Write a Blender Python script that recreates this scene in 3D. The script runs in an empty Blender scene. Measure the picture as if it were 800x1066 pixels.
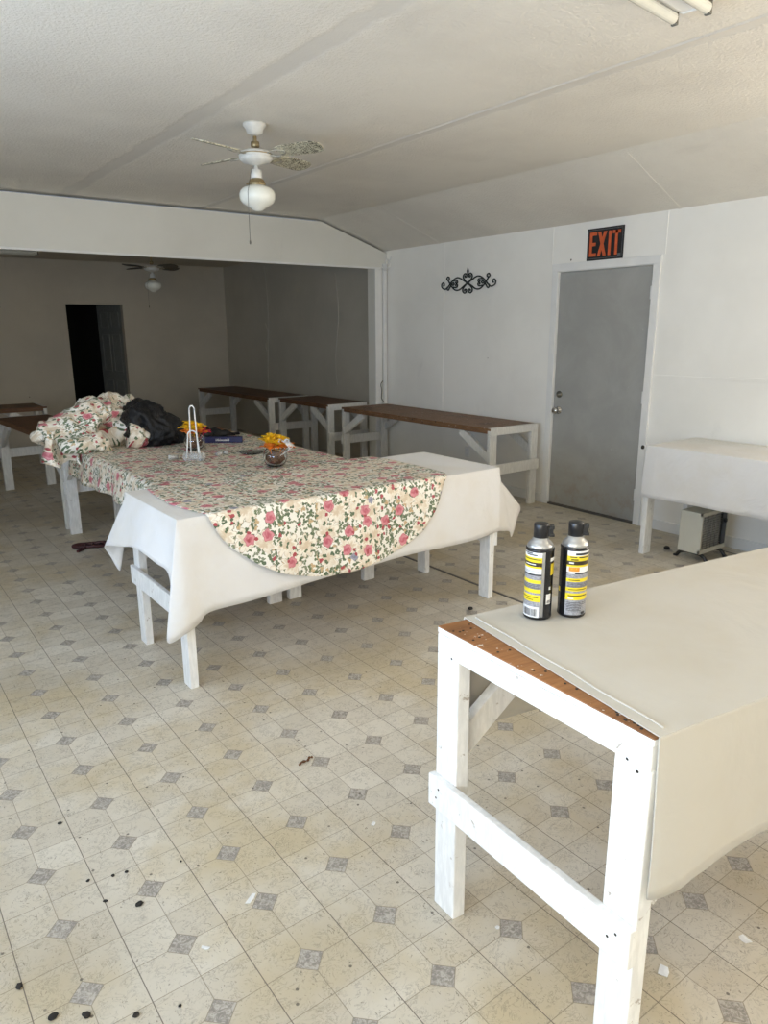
import bpy, bmesh, math, random
from mathutils import Vector, Matrix, noise
random.seed(7)
S = bpy.context.scene
COL = S.collection
PI = math.pi

# ------------------------------------------------------------------ node helpers
class NT:
    def __init__(self, name):
        self.m = bpy.data.materials.new(name); self.m.use_nodes = True
        self.t = self.m.node_tree; self.t.nodes.clear()
        self.out = self.t.nodes.new('ShaderNodeOutputMaterial')
    def n(self, typ, **kw):
        x = self.t.nodes.new(typ)
        for k, v in kw.items(): setattr(x, k, v)
        return x
    def put(self, sock, v):
        if v is None: return
        if isinstance(v, bpy.types.NodeSocket): self.t.links.new(v, sock)
        elif isinstance(v, (tuple, list)) and sock.type == 'RGBA' and len(v) == 3: sock.default_value = (*v, 1)
        else: sock.default_value = v
    def math(self, op, a, b=None, c=None, clamp=False):
        x = self.n('ShaderNodeMath', operation=op, use_clamp=clamp)
        self.put(x.inputs[0], a); self.put(x.inputs[1], b)
        if c is not None: self.put(x.inputs[2], c)
        return x.outputs[0]
    def mix(self, f, a, b):
        x = self.n('ShaderNodeMix', data_type='RGBA')
        self.put(x.inputs[0], f); self.put(x.inputs[6], a); self.put(x.inputs[7], b)
        return x.outputs[2]
    def sstep(self, v, lo, hi, a=0.0, b=1.0):
        x = self.n('ShaderNodeMapRange', interpolation_type='SMOOTHSTEP')
        self.put(x.inputs[0], v); self.put(x.inputs[1], lo); self.put(x.inputs[2], hi); self.put(x.inputs[3], a); self.put(x.inputs[4], b)
        return x.outputs[0]
    def noise(self, vec, scale, detail=3, rough=.55, dist=0, dim='3D'):
        x = self.n('ShaderNodeTexNoise', noise_dimensions=dim)
        self.put(x.inputs['Vector'], vec); self.put(x.inputs['Scale'], scale); self.put(x.inputs['Detail'], detail)
        self.put(x.inputs['Roughness'], rough); self.put(x.inputs['Distortion'], dist)
        return x.outputs['Fac']
    def vor(self, vec, scale, dim='2D', rnd=1.0, feature='F1'):
        x = self.n('ShaderNodeTexVoronoi', voronoi_dimensions=dim, feature=feature)
        self.put(x.inputs['Vector'], vec); self.put(x.inputs['Scale'], scale); self.put(x.inputs['Randomness'], rnd)
        return x
    def coord(self, which='Object'):
        return self.n('ShaderNodeTexCoord').outputs[which]
    def xyz(self, v):
        x = self.n('ShaderNodeSeparateXYZ'); self.put(x.inputs[0], v); return x.outputs
    def comb(self, x, y, z=0.0):
        c = self.n('ShaderNodeCombineXYZ'); self.put(c.inputs[0], x); self.put(c.inputs[1], y); self.put(c.inputs[2], z); return c.outputs[0]
    def vscale(self, v, s):
        x = self.n('ShaderNodeVectorMath', operation='MULTIPLY'); self.put(x.inputs[0], v); x.inputs[1].default_value = s; return x.outputs[0]
    def bump(self, h, strength=.3, dist=.01):
        x = self.n('ShaderNodeBump'); self.put(x.inputs['Height'], h); x.inputs['Strength'].default_value = strength; x.inputs['Distance'].default_value = dist
        return x.outputs[0]
    def bsdf(self, col, rough=.5, spec=.5, metal=0, normal=None, **kw):
        b = self.n('ShaderNodeBsdfPrincipled')
        self.put(b.inputs['Base Color'], col); self.put(b.inputs['Roughness'], rough)
        b.inputs['Specular IOR Level'].default_value = spec; b.inputs['Metallic'].default_value = metal
        if normal is not None: self.put(b.inputs['Normal'], normal)
        for k, v in kw.items(): self.put(b.inputs[k], v)
        self.t.links.new(b.outputs[0], self.out.inputs[0])
        return self.m

def plain(name, col, rough=.5, spec=.5, metal=0, var=.08, scale=30, **kw):
    t = NT(name); c = t.coord()
    f = t.noise(c, scale, 4)
    dark = tuple(x*(1-var*2) for x in col)
    return t.bsdf(t.mix(t.sstep(f, .35, .65), dark, col), rough, spec, metal, **kw)

def m_paint(name, col, wear=.55, warm=(.30,.24,.17), rough=.5):
    """white brushed paint over lumber with scuffs and thin worn patches"""
    t = NT(name); c = t.coord('Object')
    st = t.vscale(c, (9, 9, 2.0))
    a = t.noise(st, 7, 5, .6)
    col2 = t.mix(t.sstep(a, .35, .7), tuple(x*.86 for x in col), col)
    b = t.noise(c, 26, 6, .7, .6)
    k = t.sstep(b, wear+.12, wear+.2)
    col3 = t.mix(t.math('MULTIPLY', k, .75), col2, warm)
    return t.bsdf(col3, rough, .4, normal=t.bump(a, .12, .004))

def m_wood(name, a, b, paint=True):
    t = NT(name); c = t.coord('Object')
    st = t.vscale(c, (2, 22, 22))
    g = t.noise(st, 3.2, 6, .6, 1.2)
    col = t.mix(t.sstep(g, .3, .7), a, b)
    big = t.noise(c, 4, 3)
    col = t.mix(t.sstep(big, .5, .75, 0, .55), col, tuple(x*.35 for x in a))
    if paint:
        sp = t.vor(c, 30, '3D').outputs['Distance']
        sp2 = t.noise(c, 55, 3)
        col = t.mix(t.math('MULTIPLY', t.sstep(sp2, .66, .70), .8), col, (.75, .72, .68))
        hole = t.vor(c, 16, '3D')
        hk = t.math('MULTIPLY', t.math('LESS_THAN', hole.outputs['Distance'], .13), t.math('GREATER_THAN', t.xyz(hole.outputs['Color'])[0], .45))
        col = t.mix(hk, col, (.03, .02, .015))
    return t.bsdf(col, .55, .4, normal=t.bump(g, .15, .003))

def m_cloth(name, col, weave=900, rough=.8, crease=.25, spec=.2):
    t = NT(name); c = t.coord('Object')
    w = t.noise(c, 140, 2)
    cr = t.noise(t.vscale(c, (1, 1, 1)), 5, 4, .5, .8)
    st = t.noise(c, 2.3, 4, .6)
    colr = t.mix(t.sstep(st, .4, .75), col, tuple(x*y for x, y in zip(col, (.93, .90, .84))))
    h = t.math('ADD', t.math('MULTIPLY', w, .05), cr)
    return t.bsdf(colr, rough, spec, normal=t.bump(h, crease, .02), **{'Sheen Weight': .15})

def m_floral():
    t = NT('floral_print'); uv = t.n('ShaderNodeUVMap').outputs[0]
    wob = t.n('ShaderNodeTexNoise', noise_dimensions='2D'); t.put(wob.inputs['Vector'], uv); wob.inputs['Scale'].default_value = 30
    sub = t.n('ShaderNodeVectorMath', operation='SUBTRACT'); t.put(sub.inputs[0], wob.outputs['Color']); sub.inputs[1].default_value = (.5, .5, .5)
    sc = t.n('ShaderNodeVectorMath', operation='SCALE'); t.put(sc.inputs[0], sub.outputs[0]); sc.inputs['Scale'].default_value = .022
    ad = t.n('ShaderNodeVectorMath', operation='ADD'); t.put(ad.inputs[0], uv); t.put(ad.inputs[1], sc.outputs[0])
    v = ad.outputs[0]
    col = (.84, .81, .74)
    def flower(col, scale, R, petals, amp, pick, colours, off, edge=(.35, .22, .12), thr=None):
        o = t.n('ShaderNodeVectorMath', operation='ADD'); t.put(o.inputs[0], v); o.inputs[1].default_value = (off, off*1.7, 0)
        vo = t.vor(o.outputs[0], scale, '2D', .85)
        d = t.n('ShaderNodeVectorMath', operation='SUBTRACT'); t.put(d.inputs[0], o.outputs[0]); t.put(d.inputs[1], vo.outputs['Position'])
        x, y, _ = t.xyz(d.outputs[0]); rc = t.xyz(vo.outputs['Color'])
        ln = t.n('ShaderNodeVectorMath', operation='LENGTH'); t.put(ln.inputs[0], d.outputs[0])
        th = t.math('ARCTAN2', y, x)
        pet = t.math('ABSOLUTE', t.math('COSINE', t.math('ADD', t.math('MULTIPLY', th, petals/2), t.math('MULTIPLY', rc[1], 6))))
        rad = t.math('MULTIPLY', t.math('ADD', 1-amp, t.math('MULTIPLY', pet, amp)), R)
        q = t.math('DIVIDE', ln.outputs[1], rad)
        ring = t.math('SINE', t.math('ADD', t.math('MULTIPLY', q, 9), t.math('MULTIPLY', th, 2)))
        shade = t.mix(t.sstep(t.math('ADD', q, t.math('MULTIPLY', ring, .22)), .1, .95), colours[0], colours[1])
        shade = t.mix(t.sstep(q, .86, 1.0, 0, .75), shade, edge)
        use = t.math('MULTIPLY', t.math('LESS_THAN', q, 1.0), t.math('LESS_THAN', rc[0], pick))
        return t.mix(use, col, shade)
    # leafy ground: two layers of dark green sprigs, ochre scrolls and small berries
    col = flower(col, 36, .0125, 2, .75, .72, ((.10, .15, .07), (.16, .20, .10)), .31, (.06, .09, .05))
    col = flower(col, 43, .0105, 2, .7, .6, ((.19, .23, .14), (.25, .27, .18)), 3.7, (.09, .11, .06))
    col = flower(col, 24, .015, 3, .6, .30, ((.52, .36, .18), (.60, .45, .27)), 8.1, (.32, .2, .1))
    col = flower(col, 9.5, .068, 9, .40, .80, ((.66, .54, .39), (.86, .81, .71)), 1.9, (.40, .29, .17))
    col = flower(col, 29, .0135, 2, .75, .46, ((.07, .11, .06), (.13, .18, .09)), 5.3, (.05, .08, .05))
    col = flower(col, 9.0, .031, 5, .18, .42, ((.50, .10, .14), (.66, .27, .30)), 6.4, (.36, .07, .10))
    col = flower(col, 8.2, .021, 5, .2, .07, ((.22, .22, .30), (.36, .36, .44)), 11.2, (.15, .15, .2))
    col = flower(col, 26, .010, 4, .1, .22, ((.35, .04, .06), (.45, .08, .09)), 2.6, (.2, .03, .04))
    fine = t.noise(uv, 260, 2, dim='2D')
    col = t.mix(t.sstep(fine, .55, .7, 0, .18), col, (.3, .27, .2))
    cr = t.noise(t.coord(), 6, 4, .5, .6)
    return t.bsdf(col, .42, .5, normal=t.bump(cr, .2, .02))

def m_floor():
    t = NT('vinyl_tile_floor'); c = t.coord('Object'); x, y, z = t.xyz(c)
    p = .25
    def cen(v, off, per):   # signed distance to the nearest multiple of per
        a = t.math('ADD', t.math('DIVIDE', t.math('SUBTRACT', v, off), per), .5)
        return t.math('MULTIPLY', t.math('SUBTRACT', t.math('FRACT', a), .5), per)
    ox, oy = .2654, 1.6261 - 0.0
    ax = t.math('ABSOLUTE', cen(x, ox, p)); ay = t.math('ABSOLUTE', cen(y, oy, p))
    man = t.math('ADD', ax, ay)
    dia = t.math('LESS_THAN', man, .0425)
    rim = t.math('LESS_THAN', t.math('ABSOLUTE', t.math('SUBTRACT', man, .0425)), .0016)
    lx = t.math('LESS_THAN', t.math('ABSOLUTE', cen(x, ox, p/2)), .00115)
    ly = t.math('LESS_THAN', t.math('ABSOLUTE', cen(y, oy, p/2)), .00115)
    # the sheet's own joint lines run every half pitch along the room and are darker
    lj = t.math('LESS_THAN', t.math('ABSOLUTE', cen(x, ox+p/2, p)), .0014)
    line = t.math('MAXIMUM', t.math('MULTIPLY', t.math('MAXIMUM', lx, ly), t.math('SUBTRACT', 1.0, dia)), rim)
    line = t.math('MAXIMUM', line, 0.0)
    # per quarter tile tint
    ix = t.math('FLOOR', t.math('DIVIDE', t.math('SUBTRACT', x, ox), p/2)); iy = t.math('FLOOR', t.math('DIVIDE', t.math('SUBTRACT', y, oy), p/2))
    wn = t.n('ShaderNodeTexWhiteNoise', noise_dimensions='2D'); t.put(wn.inputs['Vector'], t.comb(ix, iy))
    tint = wn.outputs['Value']
    base = t.mix(t.sstep(tint, 0, 1), (.56, .51, .42), (.63, .585, .495))
    # ochre ageing in broad stains
    st = t.noise(c, 1.7, 4, .6)
    base = t.mix(t.sstep(st, .42, .66, 0, .75), base, (.50, .41, .25))
    st2 = t.noise(t.vscale(c, (.7, .9, 1)), .9, 3, .5)
    base = t.mix(t.sstep(st2, .48, .72, 0, .6), base, (.38, .325, .235))
    # printed scratchy veins
    v1 = t.noise(t.vscale(c, (1, 1.3, 1)), 22, 5, .65, 1.6)
    vein = t.sstep(t.math('ABSOLUTE', t.math('SUBTRACT', v1, .5)), .0, .034, 1, 0)
    msk = t.sstep(t.noise(c, 16, 2), .38, .54)
    v2 = t.noise(t.vscale(c, (1.4, .8, 1)), 48, 4, .7, 2.2)
    vein2 = t.math('MULTIPLY', t.sstep(v2, .615, .66), .9)
    vv = t.math('MULTIPLY', t.math('MAXIMUM', t.math('MULTIPLY', t.math('MULTIPLY', vein, msk), .48), vein2), .85)
    base = t.mix(vv, base, (.155, .13, .10))
    dk = t.noise(c, 60, 5, .75, 1.5)
    dcol = t.mix(t.sstep(dk, .4, .62), (.25, .225, .195), (.48, .44, .385))
    base = t.mix(dia, base, dcol)
    base = t.mix(t.math('MULTIPLY', line, .72), base, (.22, .18, .13))
    base = t.mix(t.math('MULTIPLY', lj, .75), base, (.12, .10, .08))
    dirt = t.vor(c, 7, '2D', 1.0)
    dk2 = t.math('MULTIPLY', t.math('LESS_THAN', dirt.outputs['Distance'], .03), t.math('GREATER_THAN', t.xyz(dirt.outputs['Color'])[0], .62))
    base = t.mix(t.math('MULTIPLY', dk2, .8), base, (.09, .075, .06))
    rg = t.noise(c, 3, 4, .6)
    return t.bsdf(base, t.sstep(rg, .3, .7, .30, .52), .45, normal=t.bump(v1, .05, .003))

def m_ceiling():
    t = NT('textured_ceiling'); c = t.coord('Object'); x, y, z = t.xyz(c)
    g = t.noise(c, 62, 4, .6)
    b = t.noise(c, 1.1, 4, .6)
    base = t.mix(t.sstep(b, .35, .7), (.80, .76, .68), (.73, .69, .615))
    st = t.noise(t.vscale(c, (1.6, .6, 1)), 1.6, 5, .65, .4)
    base = t.mix(t.sstep(st, .58, .72, 0, .2), base, (.56, .52, .46))
    wob = t.math('MULTIPLY', t.math('SUBTRACT', t.noise(c, 5, 4), .5), .10)
    band = t.sstep(t.math('ABSOLUTE', t.math('ADD', t.math('SUBTRACT', x, 1.79), wob)), .035, .075, 1, 0)
    band2 = t.sstep(t.math('ABSOLUTE', t.math('ADD', t.math('SUBTRACT', x, 3.02), t.math('MULTIPLY', wob, .6))), .03, .06, 1, 0)
    bb = t.math('MAXIMUM', band, band2)
    base = t.mix(t.math('MULTIPLY', bb, .45), base, (.56, .535, .49))
    h = t.math('MULTIPLY', g, t.math('SUBTRACT', 1.0, t.math('MULTIPLY', bb, .8)))
    return t.bsdf(base, .8, .2, normal=t.bump(h, .7, .010))

def m_wall(name, a, b):
    t = NT(name); c = t.coord('Object')
    n1 = t.noise(c, 1.3, 4, .6); n2 = t.noise(c, 35, 3)
    col = t.mix(t.sstep(n1, .35, .68), a, b)
    sp = t.vor(c, 2.6, '3D')
    k = t.math('MULTIPLY', t.math('LESS_THAN', sp.outputs['Distance'], .022), t.math('GREATER_THAN', t.xyz(sp.outputs['Color'])[0], .5))
    col = t.mix(k, col, (.2, .17, .14))
    sm = t.noise(t.vscale(c, (1, 1, .35)), 3, 5, .7, .5)
    col = t.mix(t.sstep(sm, .62, .8, 0, .25), col, tuple(v*.6 for v in b))
    return t.bsdf(col, .6, .3, normal=t.bump(t.math('ADD', t.math('MULTIPLY', n2, .1), n1), .12, .03))

def m_door():
    t = NT('grey_door_paint'); c = t.coord('Object'); z = t.xyz(c)[2]
    n1 = t.noise(c, 2.2, 5, .65, .4)
    col = t.mix(t.sstep(n1, .35, .7), (.33, .33, .31), (.38, .38, .36))
    sm = t.noise(c, 9, 5, .7)
    low = t.math('MULTIPLY', t.sstep(z, .1, .55, 1, 0), t.sstep(sm, .45, .65))
    col = t.mix(t.math('MULTIPLY', low, .45), col, (.30, .24, .17))
    sc = t.noise(t.vscale(c, (1, 2, .8)), 24, 3, .6)
    col = t.mix(t.sstep(sc, .735, .76, 0, .7), col, (.5, .5, .48))
    return t.bsdf(col, .42, .45)

def m_glass(name, tint=(.95, .97, .97), rough=.03):
    t = NT(name)
    b = t.n('ShaderNodeBsdfPrincipled'); t.put(b.inputs['Base Color'], tint); b.inputs['Roughness'].default_value = rough
    b.inputs['Transmission Weight'].default_value = 1; b.inputs['IOR'].default_value = 1.45
    t.t.links.new(b.outputs[0], t.out.inputs[0]); return t.m

M = dict(
    bracket=plain('aged_bracket', (.46, .43, .35), .4, .5, .3, .2),
    floor=m_floor(), ceiling=m_ceiling(), floral=m_floral(), door=m_door(),
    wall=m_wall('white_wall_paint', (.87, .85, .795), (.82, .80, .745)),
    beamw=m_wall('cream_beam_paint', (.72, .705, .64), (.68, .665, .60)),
    backw=m_wall('tan_wall_dimmed', (.56, .51, .42), (.50, .455, .375)),  # tan, with the dimness of the back room darkened into the colour
    dim_wall=m_wall('side_wall_dimmed', (.50, .465, .39), (.45, .42, .35)),  # side wall past the header; back room shade is put into its colour
    paint=m_paint('white_lumber_paint', (.84, .84, .82), .50),
    paint2=m_paint('chalky_lumber_paint', (.74, .73, .69), .57),
    wood=m_wood('bare_plywood', (.26, .105, .035), (.36, .17, .065)),
    wood2=m_wood('weathered_plywood', (.15, .075, .035), (.24, .13, .065), True),
    wood3=m_wood('dark_board', (.11, .048, .02), (.17, .08, .035), False),
    white_cloth=m_cloth('white_cotton', (.71, .70, .685), crease=.42),
    beige_cloth=m_cloth('cream_canvas', (.50, .475, .42), crease=.22),
    trim=plain('trim_paint', (.78, .775, .75), .5, var=.02, scale=8),
    black=plain('black_plastic', (.012, .012, .013), .35),
    blackmat=plain('black_rubber', (.02, .02, .02), .7),
    chrome=plain('brushed_chrome', (.62, .61, .58), .22, .5, 1, .05),
    brass=plain('dull_brass', (.40, .31, .17), .35, .5, .8),
    iron=plain('verdigris_iron', (.045, .055, .05), .6, .4, .2, .2),
    signblack=plain('sign_black', (.014, .015, .017), .35),
    signgrey=plain('sign_grey', (.13, .14, .15), .4),
    signred=plain('sign_orange_red', (.62, .115, .035), .45),
    fanwhite=plain('fan_enamel', (.68, .67, .62), .35, var=.05),
    pull=plain('pull_chain_metal', (.16, .15, .12), .4, .5, .6),
    opal=plain('opal_glass', (.80, .80, .72), .12, .5, var=.02),
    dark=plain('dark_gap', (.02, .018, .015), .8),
    sidewhite=plain('label_white', (.80, .80, .80), .35),
    cangrey=plain('label_grey', (.36, .36, .38), .4, var=.2, scale=300),
    yellow=plain('label_yellow', (.80, .62, .02), .35, var=.05),
    orange=plain('label_orange', (.75, .28, .03), .35),
    brown=plain('label_brown', (.035, .02, .01), .35),
    canink=plain('label_ink', (.03, .03, .035), .35),
    silver=plain('can_silver', (.52, .52, .51), .3, .5, .75),
    canblack=plain('can_black', (.010, .010, .011), .22),
    petal=plain('yellow_petal', (.90, .55, .012), .55, var=.12),
    petal2=plain('orange_petal', (.80, .22, .015), .55, var=.1),
    red=plain('pink_red_petal', (.60, .03, .07), .55),
    ribbon=plain('white_ribbon', (.86, .86, .87), .4),
    leaf=plain('silk_leaf', (.10, .14, .06), .6),
    moss=plain('brown_filler', (.20, .085, .035), .8, var=.3, scale=80),
    glass=m_glass('clear_glass'),
    smoke=m_glass('smoky_glass', (.55, .57, .57), .05),
    wire=plain('white_wire', (.84, .84, .82), .35),
    blue=plain('blue_carton', (.006, .008, .075), .5),
    pinkend=plain('pink_carton', (.50, .14, .15), .45),
    heater=plain('cream_enamel', (.56, .54, .45), .4, var=.015, scale=5),
    heatgrille=plain('heater_grille', (.20, .19, .17), .4, .5, .5),
    heatglow=plain('heater_reflector', (.42, .40, .36), .3, .5, .6),
    maroon=plain('maroon_rubber', (.055, .012, .014), .55),
    crumb=plain('dark_crumb', (.02, .017, .014), .8),
    twig=plain('brown_twig', (.13, .055, .02), .8),
    paper=plain('paper_scrap', (.82, .82, .80), .7),
    strip=plain('floor_strip', (.11, .10, .09), .5),
)
def m_bag():
    t = NT('black_bag_plastic'); c = t.coord()
    n = t.noise(c, 14, 5, .6, 1.2)
    return t.bsdf((.006, .006, .007), .38, .35, normal=t.bump(n, .6, .03))
M['bag'] = m_bag()

def m_crystal():
    t = NT('milky_crystal')
    return t.bsdf((.90, .91, .90), .10, .6, **{'Transmission Weight': .8, 'IOR': 1.45})
M['crystal'] = m_crystal()
def m_blade():
    t = NT('stencilled_blade'); c = t.coord('Object'); x, y, z = t.xyz(c)
    n = t.noise(c, 34, 3, .5, 2.0)
    k = t.sstep(t.math('ABSOLUTE', t.math('SUBTRACT', n, .5)), .035, .06, 1, 0)
    r = t.n('ShaderNodeVectorMath', operation='LENGTH'); t.put(r.inputs[0], c)
    k = t.math('MULTIPLY', k, t.sstep(r.outputs[1], .17, .27, .35, 1))
    return t.bsdf(t.mix(k, (.56, .53, .40), (.06, .05, .03)), .5, .4)
M['blade'] = m_blade()

# ------------------------------------------------------------------ mesh helpers
def box(bm, lo, hi, bevel=0, mat=0):
    lo = Vector(lo); hi = Vector(hi)
    vs = [bm.verts.new((x, y, z)) for x in (lo.x, hi.x) for y in (lo.y, hi.y) for z in (lo.z, hi.z)]
    fs = [(0,1,3,2), (4,6,7,5), (0,4,5,1), (2,3,7,6), (0,2,6,4), (1,5,7,3)]
    faces = [bm.faces.new([vs[i] for i in f]) for f in fs]
    for f in faces: f.material_index = mat
    if bevel:
        es = list({e for f in faces for e in f.edges})
        r = bmesh.ops.bevel(bm, geom=es, offset=bevel, segments=2, affect='EDGES', profile=.6)
        for f in r['faces']: f.material_index = mat
    return vs

def bar(bm, a, b, w, h, up=(0,0,1), bevel=0, mat=0):
    """rectangular bar from a to b; w across, h along up"""
    a = Vector(a); b = Vector(b); d = (b-a); L = d.length; d.normalize()
    up = Vector(up); s = d.cross(up)
    if s.length < 1e-5: s = d.cross(Vector((1,0,0)))
    s.normalize(); u = s.cross(d)
    t = bmesh.new(); box(t, (0, -w/2, -h/2), (L, w/2, h/2), bevel, mat)
    mtx = Matrix((( d.x, -s.x, u.x, a.x), (d.y, -s.y, u.y, a.y), (d.z, -s.z, u.z, a.z), (0,0,0,1)))
    t.transform(mtx); merge(bm, t)

def merge(bm, t):
    me = bpy.data.meshes.new('tmp'); t.to_mesh(me); t.free(); bm.from_mesh(me); bpy.data.meshes.remove(me)

def lathe(bm, prof, c=(0,0,0), seg=32, mat=0, caps=True):
    rings = []
    for r, z in prof:
        rings.append([bm.verts.new((c[0]+r*math.cos(2*PI*k/seg), c[1]+r*math.sin(2*PI*k/seg), c[2]+z)) for k in range(seg)])
    for A, B in zip(rings, rings[1:]):
        for k in range(seg):
            f = bm.faces.new((A[k], A[(k+1)%seg], B[(k+1)%seg], B[k])); f.material_index = mat; f.smooth = True
    if caps:
        for R, rev in ((rings[0], True), (rings[-1], False)):
            f = bm.faces.new(R[::-1] if rev else R); f.material_index = mat
    return rings

def tube(bm, pts, r, seg=8, closed=False, mat=0):
    pts = [Vector(p) for p in pts]; n = len(pts); rings = []
    prev = None
    for i, p in enumerate(pts):
        if closed: d = pts[(i+1)%n]-pts[i-1]
        else: d = pts[min(i+1, n-1)]-pts[max(i-1, 0)]
        d.normalize()
        if prev is None:
            ref = Vector((0,0,1)) if abs(d.z) < .9 else Vector((1,0,0))
            u = d.cross(ref).normalized()
        else:
            u = (prev - d*prev.dot(d)).normalized()
        prev = u; v = d.cross(u)
        rr = r[i] if isinstance(r, (list, tuple)) else r
        rings.append([bm.verts.new(p+(u*math.cos(2*PI*k/seg)+v*math.sin(2*PI*k/seg))*rr) for k in range(seg)])
    prs = list(zip(rings, rings[1:]))
    if closed: prs.append((rings[-1], rings[0]))
    for A, B in prs:
        for k in range(seg):
            f = bm.faces.new((A[k], A[(k+1)%seg], B[(k+1)%seg], B[k])); f.smooth = True; f.material_index = mat
    if not closed:
        bm.faces.new(rings[0][::-1]).material_index = mat; bm.faces.new(rings[-1]).material_index = mat

def catmull(P, n=8):
    P = [Vector(p) for p in P]; out = []
    for i in range(len(P)-1):
        a = P[max(i-1, 0)]; b = P[i]; c = P[i+1]; d = P[min(i+2, len(P)-1)]
        for k in range(n):
            t = k/n
            out.append(.5*((2*b)+(c-a)*t+(2*a-5*b+4*c-d)*t*t+(3*b-a-3*c+d)*t**3))
    out.append(P[-1]); return out

def prism(bm, poly, axis, lo, hi, mat=0):
    """extrude a 2-D polygon; axis 'y': poly is (x,z), 'z': (x,y), 'x': (y,z)"""
    def P(a, b, t): return {'y': (a, t, b), 'z': (a, b, t), 'x': (t, a, b)}[axis]
    A = [bm.verts.new(P(a, b, lo)) for a, b in poly]; B = [bm.verts.new(P(a, b, hi)) for a, b in poly]
    n = len(poly)
    fs = [bm.faces.new(A), bm.faces.new(B[::-1])] + [bm.faces.new((A[i], B[i], B[(i+1)%n], A[(i+1)%n])) for i in range(n)]
    for f in fs: f.material_index = mat
    bmesh.ops.recalc_face_normals(bm, faces=fs)

def obj(name, bm, mats, parent=None, smooth=False, loc=None, label=None):
    bmesh.ops.recalc_face_normals(bm, faces=bm.faces)
    me = bpy.data.meshes.new(name); bm.to_mesh(me); bm.free()
    for m in (mats if isinstance(mats, (list, tuple)) else [mats]): me.materials.append(m)
    if smooth:
        for p in me.polygons: p.use_smooth = True
    o = bpy.data.objects.new(name, me); COL.objects.link(o)
    if parent: o.parent = parent
    if loc: o.location = loc
    if label: o['label'] = label
    return o

def thing(name, label, cat, loc=(0,0,0), rz=0, group=None):
    o = bpy.data.objects.new(name, None); COL.objects.link(o); o.empty_display_size = .1
    o.location = loc; o.rotation_euler = (0, 0, rz); o['label'] = label; o['category'] = cat
    if group: o['group'] = group
    return o
def tag(o, label, cat, group=None):
    o['label'] = label; o['category'] = cat
    if group: o['group'] = group
    return o
def struct(o, label=None):
    if o.parent is None: o['kind'] = 'structure'
    if label: o['label'] = label
    return o
def B(): return bmesh.new()

# ------------------------------------------------------------------ room
XR, XL, YN, YB = 5.22, -1.7, -1.9, 11.36
YM0, YM1 = 6.97, 7.11            # the wall with the wide opening
ZF, ZS, XBRK = 2.745, 2.47, 4.36 # flat ceiling, wall top, fold in the ceiling
ZBK = 2.585                      # ceiling of the back room

bm = B(); box(bm, (XL-.1, YN-.1, -.06), (XR+.1, YB+2.2, 0)); struct(obj('floor', bm, M['floor']), 'cream vinyl floor with grey diamond insets')

bm = B()
prism(bm, [(XL-.1, ZF), (XBRK, ZF), (XR+.12, ZS-.035), (XR+.12, ZF+.12), (XL-.1, ZF+.12)], 'y', YN-.1, YM1-.01)
for x, w, h in ((2.985, .012, .006), (XBRK-.01, .02, .005)):       # ridges left by the taped joints
    prism(bm, [(x-w, ZF+.001), (x, ZF-h), (x+w, ZF+.001)], 'y', YN, YM0)
for y in (3.22, 5.95):
    a = (XBRK, y, ZF); b = (XR, y+.1, ZS+.001)
    bar(bm, a, b, .025, .003)
struct(obj('ceiling', bm, M['ceiling']), 'off white textured ceiling folding down to the side wall')
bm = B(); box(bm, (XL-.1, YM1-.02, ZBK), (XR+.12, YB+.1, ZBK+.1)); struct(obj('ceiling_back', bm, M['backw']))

def wall_x(bm, x0, x1, ya, yb, zt, holes):
    """wall slab between x0 and x1 running along y with rectangular holes (y0,y1,z0,z1)"""
    hs = sorted(holes); y = ya
    for (h0, h1, z0, z1) in hs:
        box(bm, (x0, y, 0), (x1, h0, zt))
        if z0 > 0: box(bm, (x0, h0, 0), (x1, h1, z0))
        box(bm, (x0, h0, z1), (x1, h1, zt)); y = h1
    box(bm, (x0, y, 0), (x1, yb, zt))
def wall_y(bm, y0, y1, xa, xb, zt, holes):
    hs = sorted(holes); x = xa
    for (h0, h1, z0, z1) in hs:
        box(bm, (x, y0, 0), (h0, y1, zt))
        if z0 > 0: box(bm, (h0, y0, 0), (h1, y1, z0))
        box(bm, (h0, y0, z1), (h1, y1, zt)); x = h1
    box(bm, (x, y0, 0), (xb, y1, zt))

DY0, DY1, DZ = 3.50, 4.435, 2.085
WR = (-1.5, .5, .95, 2.15)
bm = B()
wall_x(bm, XR, XR+.12, YN-.1, YM1, ZS+.02, [(DY0-.02, DY1+.02, 0, DZ+.02), WR])
box(bm, (XR-.0025, 5.965, .09), (XR+.002, 6.015, ZS-.002), .0012)      # panel joint battens under the paint
box(bm, (XR-.004, 3.405, 2.16), (XR+.002, 3.425, ZS-.002), .0015)
box(bm, (XR-.003, 4.52, 2.16), (XR+.002, 4.535, ZS-.002), .0012)
box(bm, (XR-.004, 0.2, 1.235), (XR+.002, 3.43, 1.25), .0015)
box(bm, (XR-.008, 1.9, 1.235), (XR+.002, 2.8, 1.258), .003)
struct(obj('wall_right', bm, M['wall']), 'white wall with the grey exit door')
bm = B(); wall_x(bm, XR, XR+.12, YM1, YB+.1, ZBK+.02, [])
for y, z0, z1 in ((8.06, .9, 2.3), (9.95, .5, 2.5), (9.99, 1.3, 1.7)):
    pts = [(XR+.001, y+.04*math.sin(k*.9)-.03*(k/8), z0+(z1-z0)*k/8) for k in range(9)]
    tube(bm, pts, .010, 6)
struct(obj('wall_side', bm, M['dim_wall']))
bm = B(); wall_x(bm, XL-.12, XL, YN-.1, YB+.1, ZF+.02, [(-1.5, -.2, .8, 2.15), (.3, 1.9, .8, 2.15), (2.6, 4.0, .8, 2.15)])
struct(obj('wall_left', bm, M['wall']))
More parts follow.
